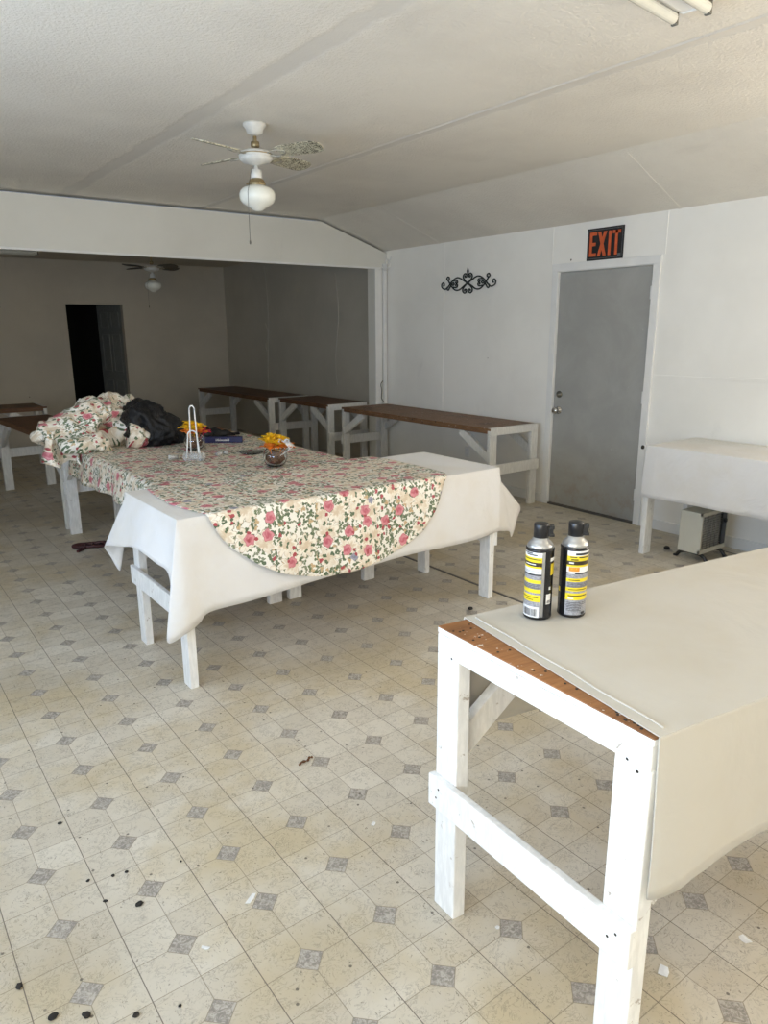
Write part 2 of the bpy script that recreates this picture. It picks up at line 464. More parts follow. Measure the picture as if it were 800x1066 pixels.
bm = B(); wall_y(bm, YN-.12, YN, XL, XR, ZF+.02, [(-1.2, .4, .3, 2.1), (1.2, 3.2, .8, 2.15)])
struct(obj('wall_front', bm, M['wall']))
DB0, DB1, DBZ = 2.735, 3.575, 2.005
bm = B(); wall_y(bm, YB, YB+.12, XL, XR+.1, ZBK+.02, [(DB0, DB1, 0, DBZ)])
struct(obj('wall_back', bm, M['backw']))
bm = B()
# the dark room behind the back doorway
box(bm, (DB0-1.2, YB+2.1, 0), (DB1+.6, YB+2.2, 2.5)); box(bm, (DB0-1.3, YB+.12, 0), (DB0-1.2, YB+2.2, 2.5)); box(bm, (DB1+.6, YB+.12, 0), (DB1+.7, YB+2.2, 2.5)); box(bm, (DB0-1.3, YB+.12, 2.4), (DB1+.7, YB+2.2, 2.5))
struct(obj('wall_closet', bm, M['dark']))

# wall with the wide opening: header, end stub
bm = B()
top = .024
prism(bm, [(XL, 2.28), (5.05, 2.283), (5.05, 0), (XR, 0), (XR, ZS-top), (XBRK, ZF-top), (XL, ZF-top)], 'y', YM0, YM1)
struct(obj('wall_middle', bm, M['beamw']), 'cream header over the wide opening')
bm = B(); box(bm, (XL, YM0-.012, 2.272), (5.07, YM0+.002, 2.292), .003); struct(obj('trim_1', bm, M['trim']))
bm = B(); box(bm, (5.045, YM0-.016, 0), (5.135, YM0+.001, 2.29), .003); box(bm, (5.15, YM0-.03, 0), (5.20, YM0+.001, 2.33), .004)
struct(obj('trim_2', bm, M['trim']))
bm = B()
tube(bm, catmull([(5.13, YM0-.034, 1.02), (5.105, YM0-.03, .98), (5.115, YM0-.034, .9), (5.11, YM0-.034, .82), (5.15, YM0-.036, .77)], 6), .004, 6)
tag(obj('wire_end', bm, M['dark']), 'loose dark wire end hanging on the white corner post', 'wire')
bm = B()
tube(bm, catmull([(5.10, YM0-.025, 2.26), (5.13, YM0-.04, 2.29), (5.16, YM0-.045, 2.25), (5.19, YM0-.045, 2.28), (5.205, YM0-.08, 2.31), (5.19, YM0-.05, 2.38), (5.17, YM0-.045, 2.34), (5.20, YM0-.05, 2.33), (5.205, YM0-.10, 2.40)], 6), .006, 6)
tag(obj('cable', bm, M['trim']), 'knotted cable painted over in the corner below the ceiling', 'cable')
bm = B(); box(bm, (XR-.014, YN, .0), (XR+.002, DY0-.07, .085), .003); box(bm, (XR-.014, DY1+.07, 0), (XR+.002, YM0, .085), .003)
struct(obj('baseboard_right', bm, M['trim']))
bm = B(); box(bm, (3.112, YN, -.001), (3.130, YM0, .0025), .0008); struct(obj('trim_3', bm, M['strip']), 'dark metal strip covering the joint in the vinyl')

# windows out of the picture that let the daylight in
def window_x(name, x, y0, y1, z0, z1):
    bm = B(); s = .05
    for a in ((y0, y0+s, z0, z1), (y1-s, y1, z0, z1), (y0, y1, z0, z0+s), (y0, y1, z1-s, z1), ((y0+y1)/2-.02, (y0+y1)/2+.02, z0, z1)):
        box(bm, (x-.04, a[0], a[2]), (x+.04, a[1], a[3]))
    struct(obj(name, bm, M['trim']))
window_x('window_1', XL-.06, -1.5, -.2, .8, 2.15); window_x('window_2', XL-.06, .3, 1.9, .8, 2.15); window_x('window_3', XL-.06, 2.6, 4.0, .8, 2.15)
window_x('window_4', XR+.06, *WR)
def window_y(name, y, x0, x1, z0, z1):
    bm = B(); s = .05
    for a in ((x0, x0+s, z0, z1), (x1-s, x1, z0, z1), (x0, x1, z0, z0+s), (x0, x1, z1-s, z1), ((x0+x1)/2-.02, (x0+x1)/2+.02, z0, z1)):
        box(bm, (a[0], y-.04, a[2]), (a[1], y+.04, a[3]))
    struct(obj(name, bm, M['trim']))
window_y('window_5', YN-.06, -1.2, .4, .3, 2.1); window_y('window_6', YN-.06, 1.2, 3.2, .8, 2.15)

# exit door
bm = B(); box(bm, (XR+.012, DY0, .018), (XR+.055, DY1, DZ), .003)
d = obj('door_1', bm, M['door']); struct(d, 'grey steel exit door with scuffs')
bm = B()
cw = .068
box(bm, (XR-.016, DY0-cw, 0), (XR+.001, DY0-.004, DZ+cw), .004); box(bm, (XR-.016, DY1+.004, 0), (XR+.001, DY1+cw, DZ+cw), .004); box(bm, (XR-.017, DY0-cw-.004, DZ+.006), (XR+.001, DY1+cw+.004, DZ+cw+.004), .004)
box(bm, (XR-.004, DY0-.02, 0), (XR+.10, DY0-.002, DZ+.01)); box(bm, (XR-.004, DY1+.002, 0), (XR+.10, DY1+.02, DZ+.01)); box(bm, (XR-.004, DY0-.02, DZ+.002), (XR+.10, DY1+.02, DZ+.02))
obj('door_frame', bm, M['trim'], d)
bm = B(); box(bm, (XR-.01, DY0, .0), (XR+.09, DY1, .016), .003); obj('threshold', bm, M['strip'], d)
bm = B(); box(bm, (XR+.058, DY0-.02, 0), (XR+.12, DY1+.02, DZ+.02)); obj('door_back', bm, M['dark'], d)
def knob(bm, y, z, prof):
    t = B(); lathe(t, prof, seg=24); t.transform(Matrix.Translation((XR+.012, y, z)) @ Matrix.Rotation(-PI/2, 4, 'Y')); merge(bm, t)
bm = B(); knob(bm, 4.372, .885, [(.034, 0), (.034, .006), (.014, .012), (.012, .035), (.026, .042), (.031, .055), (.027, .068), (.012, .073), (.004, .074)])
obj('door_knob', bm, M['chrome'], d)
bm = B(); knob(bm, 4.372, 1.03, [(.030, 0), (.030, .012), (.022, .018), (.010, .019), (.008, .03), (.003, .031)]); obj('deadbolt', bm, M['pull'], d)
for z in (1.88, 1.06, .25):
    bm = B(); t = B(); lathe(t, [(.008, -.05), (.008, .05)], seg=12); t.transform(Matrix.Translation((XR-.004, DY0+.002, z))); merge(bm, t); box(bm, (XR-.001, DY0-.02, z-.045), (XR+.013, DY0+.012, z+.045), .002)
    obj('hinge', bm, M['trim'], d)

# back door, standing open into the dark room
bd = bpy.data.objects.new('door_2', None); COL.objects.link(bd); bd['kind'] = 'structure'; bd['label'] = 'panelled back door standing open into a dark room'
bd.location = (DB1-.01, YB+.10, 0)
bm = B(); ang = math.radians(112)
w = .80
box(bm, (-w, 0, .01), (0, .035, 1.99), .002)
for x0, x1 in ((-w+.10, -w/2-.04), (-w/2+.04, -.10)):
    for z0, z1 in ((.2, .85), (.98, 1.55), (1.65, 1.88)):
        for q in ((x0, x0+.02, z0, z1), (x1-.02, x1, z0, z1), (x0, x1, z0, z0+.02), (x0, x1, z1-.02, z1)):
            box(bm, (q[0], -.007, q[2]), (q[1], .001, q[3]), .003)
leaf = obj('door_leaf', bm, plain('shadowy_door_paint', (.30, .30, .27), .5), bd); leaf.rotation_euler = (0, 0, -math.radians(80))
bm = B(); box(bm, (DB0-.0, YB-.002, DBZ-.02), (DB1, YB+.11, DBZ)); box(bm, (DB0, YB-.002, 0), (DB0+.018, YB+.11, DBZ)); box(bm, (DB1-.018, YB-.002, 0), (DB1, YB+.11, DBZ))
fr = obj('door_frame', bm, M['backw'], bd); fr.location = (-(DB1-.01), -(YB+.10), 0)

# ------------------------------------------------------------------ fluorescent fixtures
def fluorescent(name, label, L, loc, rz, n=2):
    t = thing(name, label, 'light fixture', loc, rz, 'fluorescent ceiling fixtures')
    bm = B(); prism(bm, [(-.115, 0), (.115, 0), (.10, -.03), (.035, -.05), (-.035, -.05), (-.10, -.03)], 'y', 0, L); obj('housing', bm, M['trim'], t)
    for y0, y1 in ((-.004, .006), (L-.006, L+.004)):
        bm = B(); prism(bm, [(-.115, 0), (.115, 0), (.10, -.032), (.035, -.054), (-.035, -.054), (-.10, -.032)], 'y', y0, y1); obj('end_cap', bm, M['trim'], t)
        for s in ((-1, 1) if n == 2 else (0,)):
            bm = B(); ym = max(y0, .004) if y0 < .1 else y0-.012
            box(bm, (s*.06-.012, ym, -.086), (s*.06+.012, ym+.014, -.03), .004); obj('lamp_holder', bm, M['pull'], t)
    for s in ((-1, 1) if n == 2 else (0,)):
        bm = B(); q = B(); lathe(q, [(.006, 0), (.019, .004), (.019, L-.04), (.006, L-.036)], seg=16); q.transform(Matrix.Translation((s*.06, .02, -.066)) @ Matrix.Rotation(-PI/2, 4, 'X')); merge(bm, q)
        obj('fluorescent_tube', bm, M['opal'], t)
    return t
fluorescent('ceiling_light', 'white twin tube fluorescent fixture on the ceiling above the covered table nearest the camera', 1.2, (2.60, 1.67, ZF-.001), math.radians(90+6))
fluorescent('ceiling_light', 'shaded white fluorescent fixture tucked behind the header in the back room', 1.2, (2.16, 9.95, ZBK+.002), PI/2)

# ------------------------------------------------------------------ ceiling fans
def fan(name, label, loc, drop, angles, blade_mat):
    t = thing(name, label, 'ceiling fan', loc, 0, 'white four blade ceiling fans')
    bm = B(); lathe(bm, [(.005, 0), (.064, 0), (.066, -.012), (.050, -.03), (.044, -.052), (.022, -.062), (.012, -.066)]); obj('canopy', bm, M['fanwhite'], t)
    zb = -drop
    bm = B(); lathe(bm, [(.011, -.05), (.011, zb+.05)], seg=12); lathe(bm, [(.012, zb+.075), (.024, zb+.07), (.026, zb+.045), (.012, zb+.03)], seg=16); obj('downrod', bm, M['brass'], t)
    bm = B(); lathe(bm, [(.02, zb+.032), (.06, zb+.026), (.088, zb+.016), (.096, zb+.007), (.096, zb-.004), (.091, zb-.008), (.094, zb-.012), (.092, zb-.024), (.078, zb-.038), (.04, zb-.046), (.018, zb-.056)]); obj('motor_housing', bm, M['fanwhite'], t)
    bm = B(); lathe(bm, [(.0955, zb+.004), (.0975, zb+.002), (.0975, zb-.001), (.0955, zb-.003)], seg=32); obj('band', bm, M['brass'], t)
    for a in angles:
        bm = B()
        prof = [(.16, .046), (.20, .056), (.28, .060), (.36, .062), (.40, .058), (.425, .045), (.437, .025), (.44, 0)]
        poly = [(r, h) for r, h in prof] + [(r, -h) for r, h in prof[::-1][1:]]
        prism(bm, poly, 'z', -.003, .003)
        rot = Matrix.Rotation(a, 4, 'Z') @ Matrix.Translation((0, 0, 0)) @ Matrix.Rotation(math.radians(-14), 4, 'X')
        bm.transform(rot)
        bl = obj('blade', bm, blade_mat, t, loc=(0, 0, zb+.004))
        bm = B()
        for s in (-1, 1):
            tube(bm, catmull([(.09, s*.012, -.006), (.125, s*.030, -.010), (.155, s*.034, -.008), (.19, s*.020, -.006), (.205, 0, -.006)], 5), .0045, 6)
        for p in ((.165, .03), (.165, -.03), (.20, 0)):
            lathe(bm, [(.008, -.011), (.008, -.004)], (p[0], p[1], 0), 10)
        bm.transform(rot); obj('blade_bracket', bm, M['bracket'], bl)
    bm = B(); lathe(bm, [(.012, zb-.055), (.014, zb-.075), (.030, zb-.078), (.034, zb-.12), (.030, zb-.125)], seg=24); obj('light_fitter', bm, M['fanwhite'], t)
    bm = B(); lathe(bm, [(.030, zb-.124), (.040, zb-.13), (.050, zb-.147), (.052, zb-.160), (.044, zb-.162)], seg=24)
    for k in range(3):
        an = k*2*PI/3+.4; tube(bm, [(.05*math.cos(an), .05*math.sin(an), zb-.15), (.062*math.cos(an), .062*math.sin(an), zb-.15)], .004, 6)
    obj('shade_holder', bm, M['brass'], t)
    bm = B(); lathe(bm, [(.044, zb-.158), (.052, zb-.164), (.082, zb-.176), (.098, zb-.192), (.103, zb-.212), (.100, zb-.236), (.088, zb-.256), (.066, zb-.270), (.040, zb-.284), (.026, zb-.296), (.008, zb-.300)]); obj('glass_globe', bm, M['opal'], t, True)
    bm = B(); tube(bm, [(-.045, -.03, zb-.08), (-.06, -.045, zb-.11), (-.083, -.066, zb-.17), (-.096, -.072, zb-.21), (-.096, -.072, zb-.47)], .0017, 5)
    q = [(.001, 0), (.005, -.008), (.006, -.02), (.002, -.028)]; lathe(bm, q, (-.096, -.072, zb-.465), 8); obj('pull_chain', bm, M['pull'], t)
    return t
R_ = math.radians
fan('ceiling_fan', 'white ceiling fan with stencilled blades and opal globe hanging in the front room', (2.10, 4.05, ZF), .165, [R_(17), R_(107), R_(197), R_(297)], M['blade'])
fan('ceiling_fan', 'dim ceiling fan with globe hanging in the back room past the header', (3.37, 9.45, ZBK), .205, [R_(22), R_(112), R_(202), R_(292)], plain('dimmed_fan_blade', (.07, .055, .035), .5))  # blades coloured dark to stand for the low light back there

# ------------------------------------------------------------------ exit sign
sg = thing('exit_sign', 'black EXIT sign with orange red letters above the grey door', 'sign', (XR-.001, 3.966, 2.285), 0)
sg.rotation_euler = (0, 0, -PI/2)      # local x runs to the right as seen, local -y points into the room
bm = B(); box(bm, (-.178, -.010, -.126), (.178, -.001, .126), .002); obj('sign_board', bm, M['signblack'], sg)
bm = B()
for q in ((-.168, .168, .110, .114), (-.168, .168, -.114, -.110), (-.168, -.164, -.114, .114), (.164, .168, -.114, .114)): box(bm, (q[0], -.0112, q[2]), (q[1], -.0095, q[3]))
obj('border', bm, M['signgrey'], sg)
bm = B()
def rect(x0, x1, z0, z1): box(bm, (x0, -.0125, z0), (x1, -.0098, z1))
H0, H1 = -.095, .095
rect(-.152, -.126, H0, H1); rect(-.126, -.082, H1-.026, H1); rect(-.126, -.090, -.013, .013); rect(-.126, -.082, H0, H0+.026)
prism(bm, [(-.072, H1), (-.043, H1), (.016, H0), (-.013, H0)], 'y', -.0125, -.0098); prism(bm, [(.016, H1), (-.013, H1), (-.072, H0), (-.043, H0)], 'y', -.0126, -.0098)
rect(.034, .060, H0, H1); rect(.098, .124, H0, H1); rect(.072, .150, H1-.026, H1)
obj('lettering', bm, M['signred'], sg)
bm = B(); box(bm, (.128, -.0112, -.107), (.158, -.0098, -.085)); obj('maker_mark', bm, M['signgrey'], sg)

# ------------------------------------------------------------------ wrought iron scroll on the wall
sc = []
bm = B()
def spiral(cx, cz, r0, r1, a0, a1, n=22):
    return [(cx+(r0+(r1-r0)*k/n)*math.cos(a0+(a1-a0)*k/n), cz+(r0+(r1-r0)*k/n)*math.sin(a0+(a1-a0)*k/n)) for k in range(n+1)]
def put2(pts, r=.0072, n=5):
    for s in (-1, 1):
        P = catmull([(s*a, -.012, b) for a, b in pts], n); tube(bm, P, r, 7)
# outer S-curves: loop over, then curl up at the tip
put2([(.0, .0), (.06, .028), (.13, .058), (.19, .052), (.25, .015), (.30, -.03), (.34, -.045), (.385, -.03), (.395, .0), (.375, .02), (.355, .01), (.355, -.008), (.368, -.010)])
put2([(.0, .0), (.06, -.028), (.12, -.060), (.18, -.060), (.23, -.03), (.27, .01), (.29, .035), (.315, .055), (.30, .075), (.278, .068), (.275, .05), (.287, .048)])
put2([(.24, -.005), (.265, -.03), (.285, -.055), (.305, -.05), (.308, -.03), (.293, -.025)], .007)
put2([(.215, .03), (.185, .035), (.155, .03), (.15, .012), (.165, .004), (.178, .012), (.17, .02)], .007)
put2([(.215, -.03), (.185, -.035), (.155, -.03), (.15, -.012), (.165, -.004), (.178, -.012), (.17, -.02)], .007)
put2([(.24, .0), (.215, .012), (.20, .0), (.215, -.012), (.24, .0)], .007)
# hearts above and below the middle
put2([(.0, .0), (.03, .02), (.062, .05), (.064, .078), (.04, .092), (.018, .084), (.014, .066), (.03, .058), (.042, .066), (.034, .074)])
put2([(.0, .0), (.03, -.02), (.066, -.05), (.068, -.078), (.044, -.094), (.020, -.086), (.014, -.066), (.03, -.058), (.044, -.066), (.036, -.074)])
tube(bm, [(0, -.012, .085), (0, -.012, .105), (0, -.012, .118), (0, -.012, .128), (0, -.012, .15)], [.006, .010, .013, .009, .002], 8)
t = B(); lathe(t, [(.004, -.016), (.016, -.012), (.016, .012), (.004, .016)], seg=14); t.transform(Matrix.Translation((0, -.012, 0)) @ Matrix.Rotation(PI/2, 4, 'X')); merge(bm, t)
o = obj('wall_scroll', bm, M['iron'], loc=(XR+.0, 5.60, 2.055)); o.rotation_euler = (0, 0, -PI/2)
o.scale = (1.0, 1.0, 1.0)
tag(o, 'dark wrought iron scroll ornament hung on the white wall beside the exit door', 'wall ornament')

# outlet low on the wall behind the table at the side wall
ou = thing('wall_outlet', 'white electrical outlet low on the wall under the brown topped bench', 'outlet', (XR, 5.56, .35), -PI/2)
bm = B(); box(bm, (-.036, -.007, -.058), (.036, 0, .058), .003); obj('cover_plate', bm, M['trim'], ou)
for z in (-.02, .02):
    bm = B(); box(bm, (-.016, -.009, z-.014), (.016, -.006, z+.014), .002); obj('socket', bm, M['sidewhite'], ou)

# ------------------------------------------------------------------ carpenter's tables
def table(name, label, loc, rz, L, W, H, mp, mw, topt=.018, rail_h=.055, brown_edge=False, shear=0., inset=0., brace=True, stretcher=True):
    """origin at the middle of the foot print on the floor, long side along local x"""
    t = thing(name, label, 'table', loc, rz, 'white painted trestle tables with plywood tops')
    x1, y1 = L/2, W/2
    def fin(nm, bm, mat, bev=None):
        for v in bm.verts: v.co.x += shear*v.co.y
        return obj(nm, bm, mat, t)
    bm = B(); box(bm, (-x1, -y1, H-topt), (x1, y1, H), .003)
    for f in bm.faces:
        if not brown_edge and abs(f.normal.z) < .3 and f.calc_center_median().z < H-.004: f.material_index = 1
    fin('tabletop', bm, [mw, mp])
    zr = H-topt
    for s in (-1, 1):
        bm = B(); e = s*x1
        lo, hi = (e-.04, e+.001) if s > 0 else (e-.001, e+.04)
        box(bm, (lo, -y1+.002, zr-rail_h), (hi, y1-.002, (H+.001 if brown_edge else zr)), .003); fin('end_rail', bm, mp)
        bm = B()
        yy = s*(y1-.018)
        box(bm, (-x1+.04, yy-.017, zr-(.028 if brown_edge else rail_h)), (x1-.04, yy+.017, zr), .003); fin('side_rail', bm, mw if brown_edge else mp)
    ll = .040; lw = .085
    for sx in (-1, 1):
        for sy in (-1, 1):
            bm = B(); ex = sx*x1; ey = sy*(y1-inset)
            box(bm, (min(ex, ex-sx*ll), min(ey, ey-sy*lw), 0), (max(ex, ex-sx*ll), max(ey, ey-sy*lw), zr-rail_h), .004); fin('leg', bm, mp)
            if brace:
                bm = B(); yc = ey-sy*.022
                bar(bm, (ex-sx*(ll*.75), yc, .485), (ex-sx*(ll+.36), yc, zr-rail_h*.4-.02), .032, .075, (0, 0, 1), .003)
                fin('brace', bm, mp)
        if not stretcher: continue
        bm = B(); xs = sx*x1
        box(bm, (min(xs, xs+sx*.021), -y1+inset-.004, .335), (max(xs, xs+sx*.021), y1-inset+.004, .43), .003); fin('stretcher', bm, mp)
    return t
# near table: its near end is a little out of square
A8 = math.radians(-8)
ux = Vector((math.cos(A8), math.sin(A8))); vx = Vector((-math.sin(A8), math.cos(A8)))
F = Vector((1.16, 1.332)); Nn = Vector((1.133, .675))
E_ = F-Nn; Wn = E_.dot(vx); shr = E_.dot(ux)/Wn
Ln = 2.40; cN = (F+Nn)/2 + ux*(Ln/2)
HN = .861
table('work_table', 'white trestle table nearest the camera with a cream cloth and two spray cans', (cN.x, cN.y, 0), A8, Ln, Wn, HN, M['paint'], M['wood'], shear=shr)
nt = bpy.data.objects['work_table']
inv = (Matrix.Translation(nt.location) @ Matrix.Rotation(A8, 4, 'Z')).inverted()
rr = random.Random(4)
def nail(mtx):
    bm = B(); lathe(bm, [(.0005, .0004), (.0034, .0002), (.0034, .0010), (.0005, .0012)], seg=8); bm.transform(inv @ mtx); obj('nail', bm, M['crumb'], nt)
for b_, k in ((.93, 5), (.84, 2), (.66, 2), (.5, 2), (.36, 2), (.14, 4), (.07, 3)):
    for q in range(k):
        p = Nn*(1-b_)+F*b_+ux*rr.uniform(.006, .012+.07*b_)+vx*rr.uniform(-.02, .02)
        nail(Matrix.Translation((p.x, p.y, HN-.0004)))
for p in ((.03, .775), (.055, .79), (.6, .79), (.03, .40), (.05, .38), (.62, .40), (.63, .37)):
    q = Nn*(1-p[0]/.66)+F*(p[0]/.66)-ux*(.0000 if p[1] > .5 else .0205)
    nail(Matrix.Translation((q.x, q.y, p[1])) @ Matrix.Rotation(-PI/2, 4, 'Y'))
# front middle table under the white and floral cloths
H1 = .812
table('work_table', 'white trestle table whose white cloth hangs in points below the floral one', (2.065, 3.325, 0), 0, 1.95, .69, H1, M['paint'], M['wood'])
H2 = .762
table('work_table', 'white trestle table under the floral cloth and its crumpled heap', (1.648, 4.91, 0), PI/2, 2.40, .645, H2, M['paint'], M['wood'])
table('work_table', 'white trestle table under the floral cloth, on the side towards the exit door', (2.345, 4.91, 0), PI/2, 2.40, .645, H2, M['paint'], M['wood'])
H3 = .80
table('work_table', 'white trestle table beside the exit door under a white cloth with a heater below', (4.855, 1.80, 0), PI/2, 2.36, .62, H3, M['paint'], M['paint2'], stretcher=False)
HB = .757
table('work_bench', 'brown topped bench along the white wall between corner post and exit door', (4.835, 5.72, 0), PI/2, 2.38, .62, HB, M['paint2'], M['wood2'], .022, .045, True)
table('work_bench', 'short brown topped bench just past the corner post in the back room', (4.80, 7.79, 0), PI/2, 1.20, .56, HB, M['paint2'], M['wood3'], .022, .045, True)
table('work_bench', 'brown topped bench reaching the far corner of the back room', (4.68, 9.54, 0), PI/2+.02, 2.20, .60, HB, M['paint2'], M['wood3'], .022, .045, True)
table('work_bench', 'brown topped bench partly behind the crumpled floral heap', (1.525, 7.30, 0), PI/2+.06, 2.04, .50, .755, M['paint2'], M['wood3'], .022, .045, True)
table('work_bench', 'brown topped bench by the back wall, last before the dark doorway', (1.05, 9.48, 0), 0.0, 1.70, .56, .755, M['paint2'], M['wood3'], .022, .045, True)

# ------------------------------------------------------------------ cloths
def lerp(a, b, t): return a+(b-a)*t
def chain_pts(C, sub):
    """C: (ex,ey,bx,by,bz); smooth the bottoms, keep the edge straight"""
    bot = catmull([c[2:5] for c in C], sub); out = []
    for i in range(len(C)-1):
        for k in range(sub):
            t = k/sub; out.append(((lerp(C[i][0], C[i+1][0], t), lerp(C[i][1], C[i+1][1], t)), bot[i*sub+k]))
    out.append(((C[-1][0], C[-1][1]), bot[-1])); return out
ROWS = [0, .012, .03, .06, .11, .18, .26, .35, .45, .55, .65, .75, .84, .92, 1.0]
def drape(bm, pts, zt, wave=.006, freq=14, seed=0, edge_r=.008):
    grid = []
    s = 0; last = None
    for (e, b) in pts:
        if last is not None: s += (Vector(b).xy-last).length
        last = Vector(b).xy.copy()
        out = Vector((b[0]-e[0], b[1]-e[1])); 
        col = []
        for t in ROWS:
            x = lerp(e[0], b[0], t**.9); y = lerp(e[1], b[1], t**.9); z = lerp(zt, b[2], t)
            if 0 < t: z -= 0
            wv = wave*t*(noise.noise(Vector((s*freq*.35, seed+3.1, t*.8)))*1.6 + .5*math.sin(s*freq))
            if out.length > 1e-4: x += out.normalized().x*wv; y += out.normalized().y*wv
            col.append(bm.verts.new((x, y, z)))
        grid.append(col)
    for A, Bc in zip(grid, grid[1:]):
        for k in range(len(ROWS)-1):
            f = bm.faces.new((A[k], A[k+1], Bc[k+1], Bc[k])); f.smooth = True
    return grid
def top_sheet(bm, poly, zt):
    f = bm.faces.new([bm.verts.new((x, y, zt)) for x, y in poly])
def finish_cloth(o, th=.0018):
    m = o.modifiers.new('thick', 'SOLIDIFY'); m.thickness = th; m.offset = 0
    return o

# white cloth on the front middle table
zt = H1+.004
C1 = [(3.00,3.68, 3.05,3.72,.60), (1.80,3.68, 1.8,3.70,.74), (1.2,3.68, 1.10,3.705,.66), (1.12,3.68, 1.05,3.735,.47), (1.08,3.68, 1.03,3.745,.385), (1.08,3.65, .99,3.745,.47), (1.08,3.62, .955,3.70,.545), (1.08,3.48, .985,3.50,.585), (1.08,3.30, 1.00,3.32,.615),
      (1.08,3.15, 1.025,3.12,.59), (1.08,3.05, 1.045,3.04,.56), (1.08,2.98, 1.03,2.98,.45), (1.08,2.97, .985,2.93,.287), (1.09,2.97, 1.06,2.905,.315), (1.14,2.97, 1.135,2.925,.34), (1.2,2.97, 1.19,2.935,.372),
      (1.4,2.97, 1.40,2.945,.375), (1.74,2.97, 1.74,2.945,.397), (2.3,2.97, 2.3,2.945,.418), (2.75,2.97, 2.76,2.945,.414), (2.98,2.97, 2.99,2.945,.424), (3.05,2.97, 3.045,2.94,.432), (3.055,2.975, 3.10,2.96,.42), (3.06,2.99, 3.17,2.985,.40),
      (3.06,3.02, 3.235,3.03,.345), (3.06,3.06, 3.34,3.085,.43), (3.06,3.12, 3.42,3.15,.51), (3.06,3.35, 3.30,3.38,.55), (3.06,3.6, 3.20,3.66,.50), (3.06,3.68, 3.16,3.74,.40), (3.00,3.68, 3.05,3.72,.60)]
bm = B(); drape(bm, chain_pts(C1, 6), zt, .008, 11, 1)
top_sheet(bm, [(1.08,3.68), (1.08,2.97), (3.055,2.97), (3.06,3.68)], zt)
bmesh.ops.remove_doubles(bm, verts=bm.verts, dist=.0004)
tag(finish_cloth(obj('tablecloth', bm, M['white_cloth'])), 'white tablecloth with long hanging points under the floral cloth', 'tablecloth')

# cream cloth on the near table
def nloc(a, b):  # a along the long side from the end, b across: 0 camera side, 1 far side
    p = Nn*(1-b)+F*b + ux*a; return (p.x, p.y)
zt = HN+.003
def dn(a, b, out, z):
    e = nloc(a, b); bx, by = e[0]+vx.x*out, e[1]+vx.y*out
    return (e[0], e[1], bx, by, z)
bm = B()
C2 = [dn(.006, -.008, -.006, .507), dn(.03, -.008, -.012, .505), dn(.08, -.008, -.016, .512), dn(.16, -.008, -.012, .525), dn(.3, -.008, -.01, .532), dn(.5, -.008, -.02, .535), dn(1.0, -.008, -.015, .53), dn(2.35, -.008, -.015, .54)]
drape(bm, chain_pts(C2, 8), zt, .008, 9, 4)
C3 = [dn(2.35, 1.01, .012, .5), dn(1.2, 1.01, .02, .52), dn(.4, 1.01, .012, .512), dn(.088, 1.01, .01, .515)]
drape(bm, chain_pts(C3, 8), zt, .008, 9, 6)
P = [nloc(.010, -.008), nloc(2.35, -.008), nloc(2.35, 1.01), nloc(.088, 1.01)]
top_sheet(bm, P, zt)
bmesh.ops.remove_doubles(bm, verts=bm.verts, dist=.0004)
cl = tag(finish_cloth(obj('tablecloth', bm, M['beige_cloth']), .003), 'cream canvas tablecloth under the two spray cans', 'tablecloth')
# turned hem along its end
bm = B()
hp = [(*nloc(.042+.07*k/14*1.0, .02+.96*k/14), zt+.004) for k in range(15)]
tube(bm, catmull([(p[0]+.002*math.sin(i*1.3), p[1], p[2]-.002) for i, p in enumerate(hp)], 4), .0026, 6)
obj('hem', bm, M['beige_cloth'], cl)

# white cloth on the table by the exit door
zt = H3+.004
bm = B()
C4 = [(4.538,2.985, 4.528,2.985,.436), (4.538,2.9, 4.523,2.9,.434), (4.538,2.6, 4.52,2.6,.440), (4.538,2.2, 4.522,2.2,.438), (4.538,1.6, 4.52,1.6,.44), (4.538,.62, 4.52,.62,.44)]
drape(bm, chain_pts(C4, 10), zt, .010, 13, 9)
top_sheet(bm, [(4.538,2.985), (4.538,.62), (5.12,.62), (5.12,2.0), (5.07,2.39), (4.84,2.90)], zt)
bmesh.ops.remove_doubles(bm, verts=bm.verts, dist=.0004)
tag(finish_cloth(obj('tablecloth', bm, M['white_cloth'])), 'white tablecloth hanging over the heater beside the exit door', 'tablecloth')
bm = B(); t = B(); lathe(t, [(.002, 0), (.014, .002), (.014, .012), (.004, .016)], seg=12); t.transform(Matrix.Translation((4.51, 3.0, .79)) @ Matrix.Rotation(PI/2, 4, 'X')); merge(bm, t)
tag(obj('hook_knob', bm, M['crumb']), 'small black knob at the corner of the table beside the exit door', 'knob')

# floral cloth: oval end on the front table, long part over the two tables behind
def uvset(me, fn):
    ul = me.uv_layers.new(name='UVMap')
    for l in me.loops: ul.data[l.index].uv = fn(l.index, l.vertex_index)
bm = B(); uvs = {}
zA = H1+.010; zB = H2+.006; yE = 2.962
def path(s):          # s from 0 at Y=3.72 (back of front table) forward, then down the front
    top = 3.72-yE
    if s <= top-.01: return (3.72-s, zA)
    a = (s-(top-.01))/.03
    if a < 1: return (yE+.01-.017*math.sin(a*PI/2), zA-.017*(1-math.cos(a*PI/2)))
    d = s-(top+.02); return (yE-.007-.018*d/.4, zA-.017-d)
def interp(tab, s):
    if s <= tab[0][0]: return tab[0][1]
    for (a, x), (b, y) in zip(tab, tab[1:]):
        if s <= b: return x+(y-x)*(s-a)/(b-a)
    return tab[-1][1]
TOP = 3.72-yE
def sd(z): return TOP+.02+(zA-.017-z)
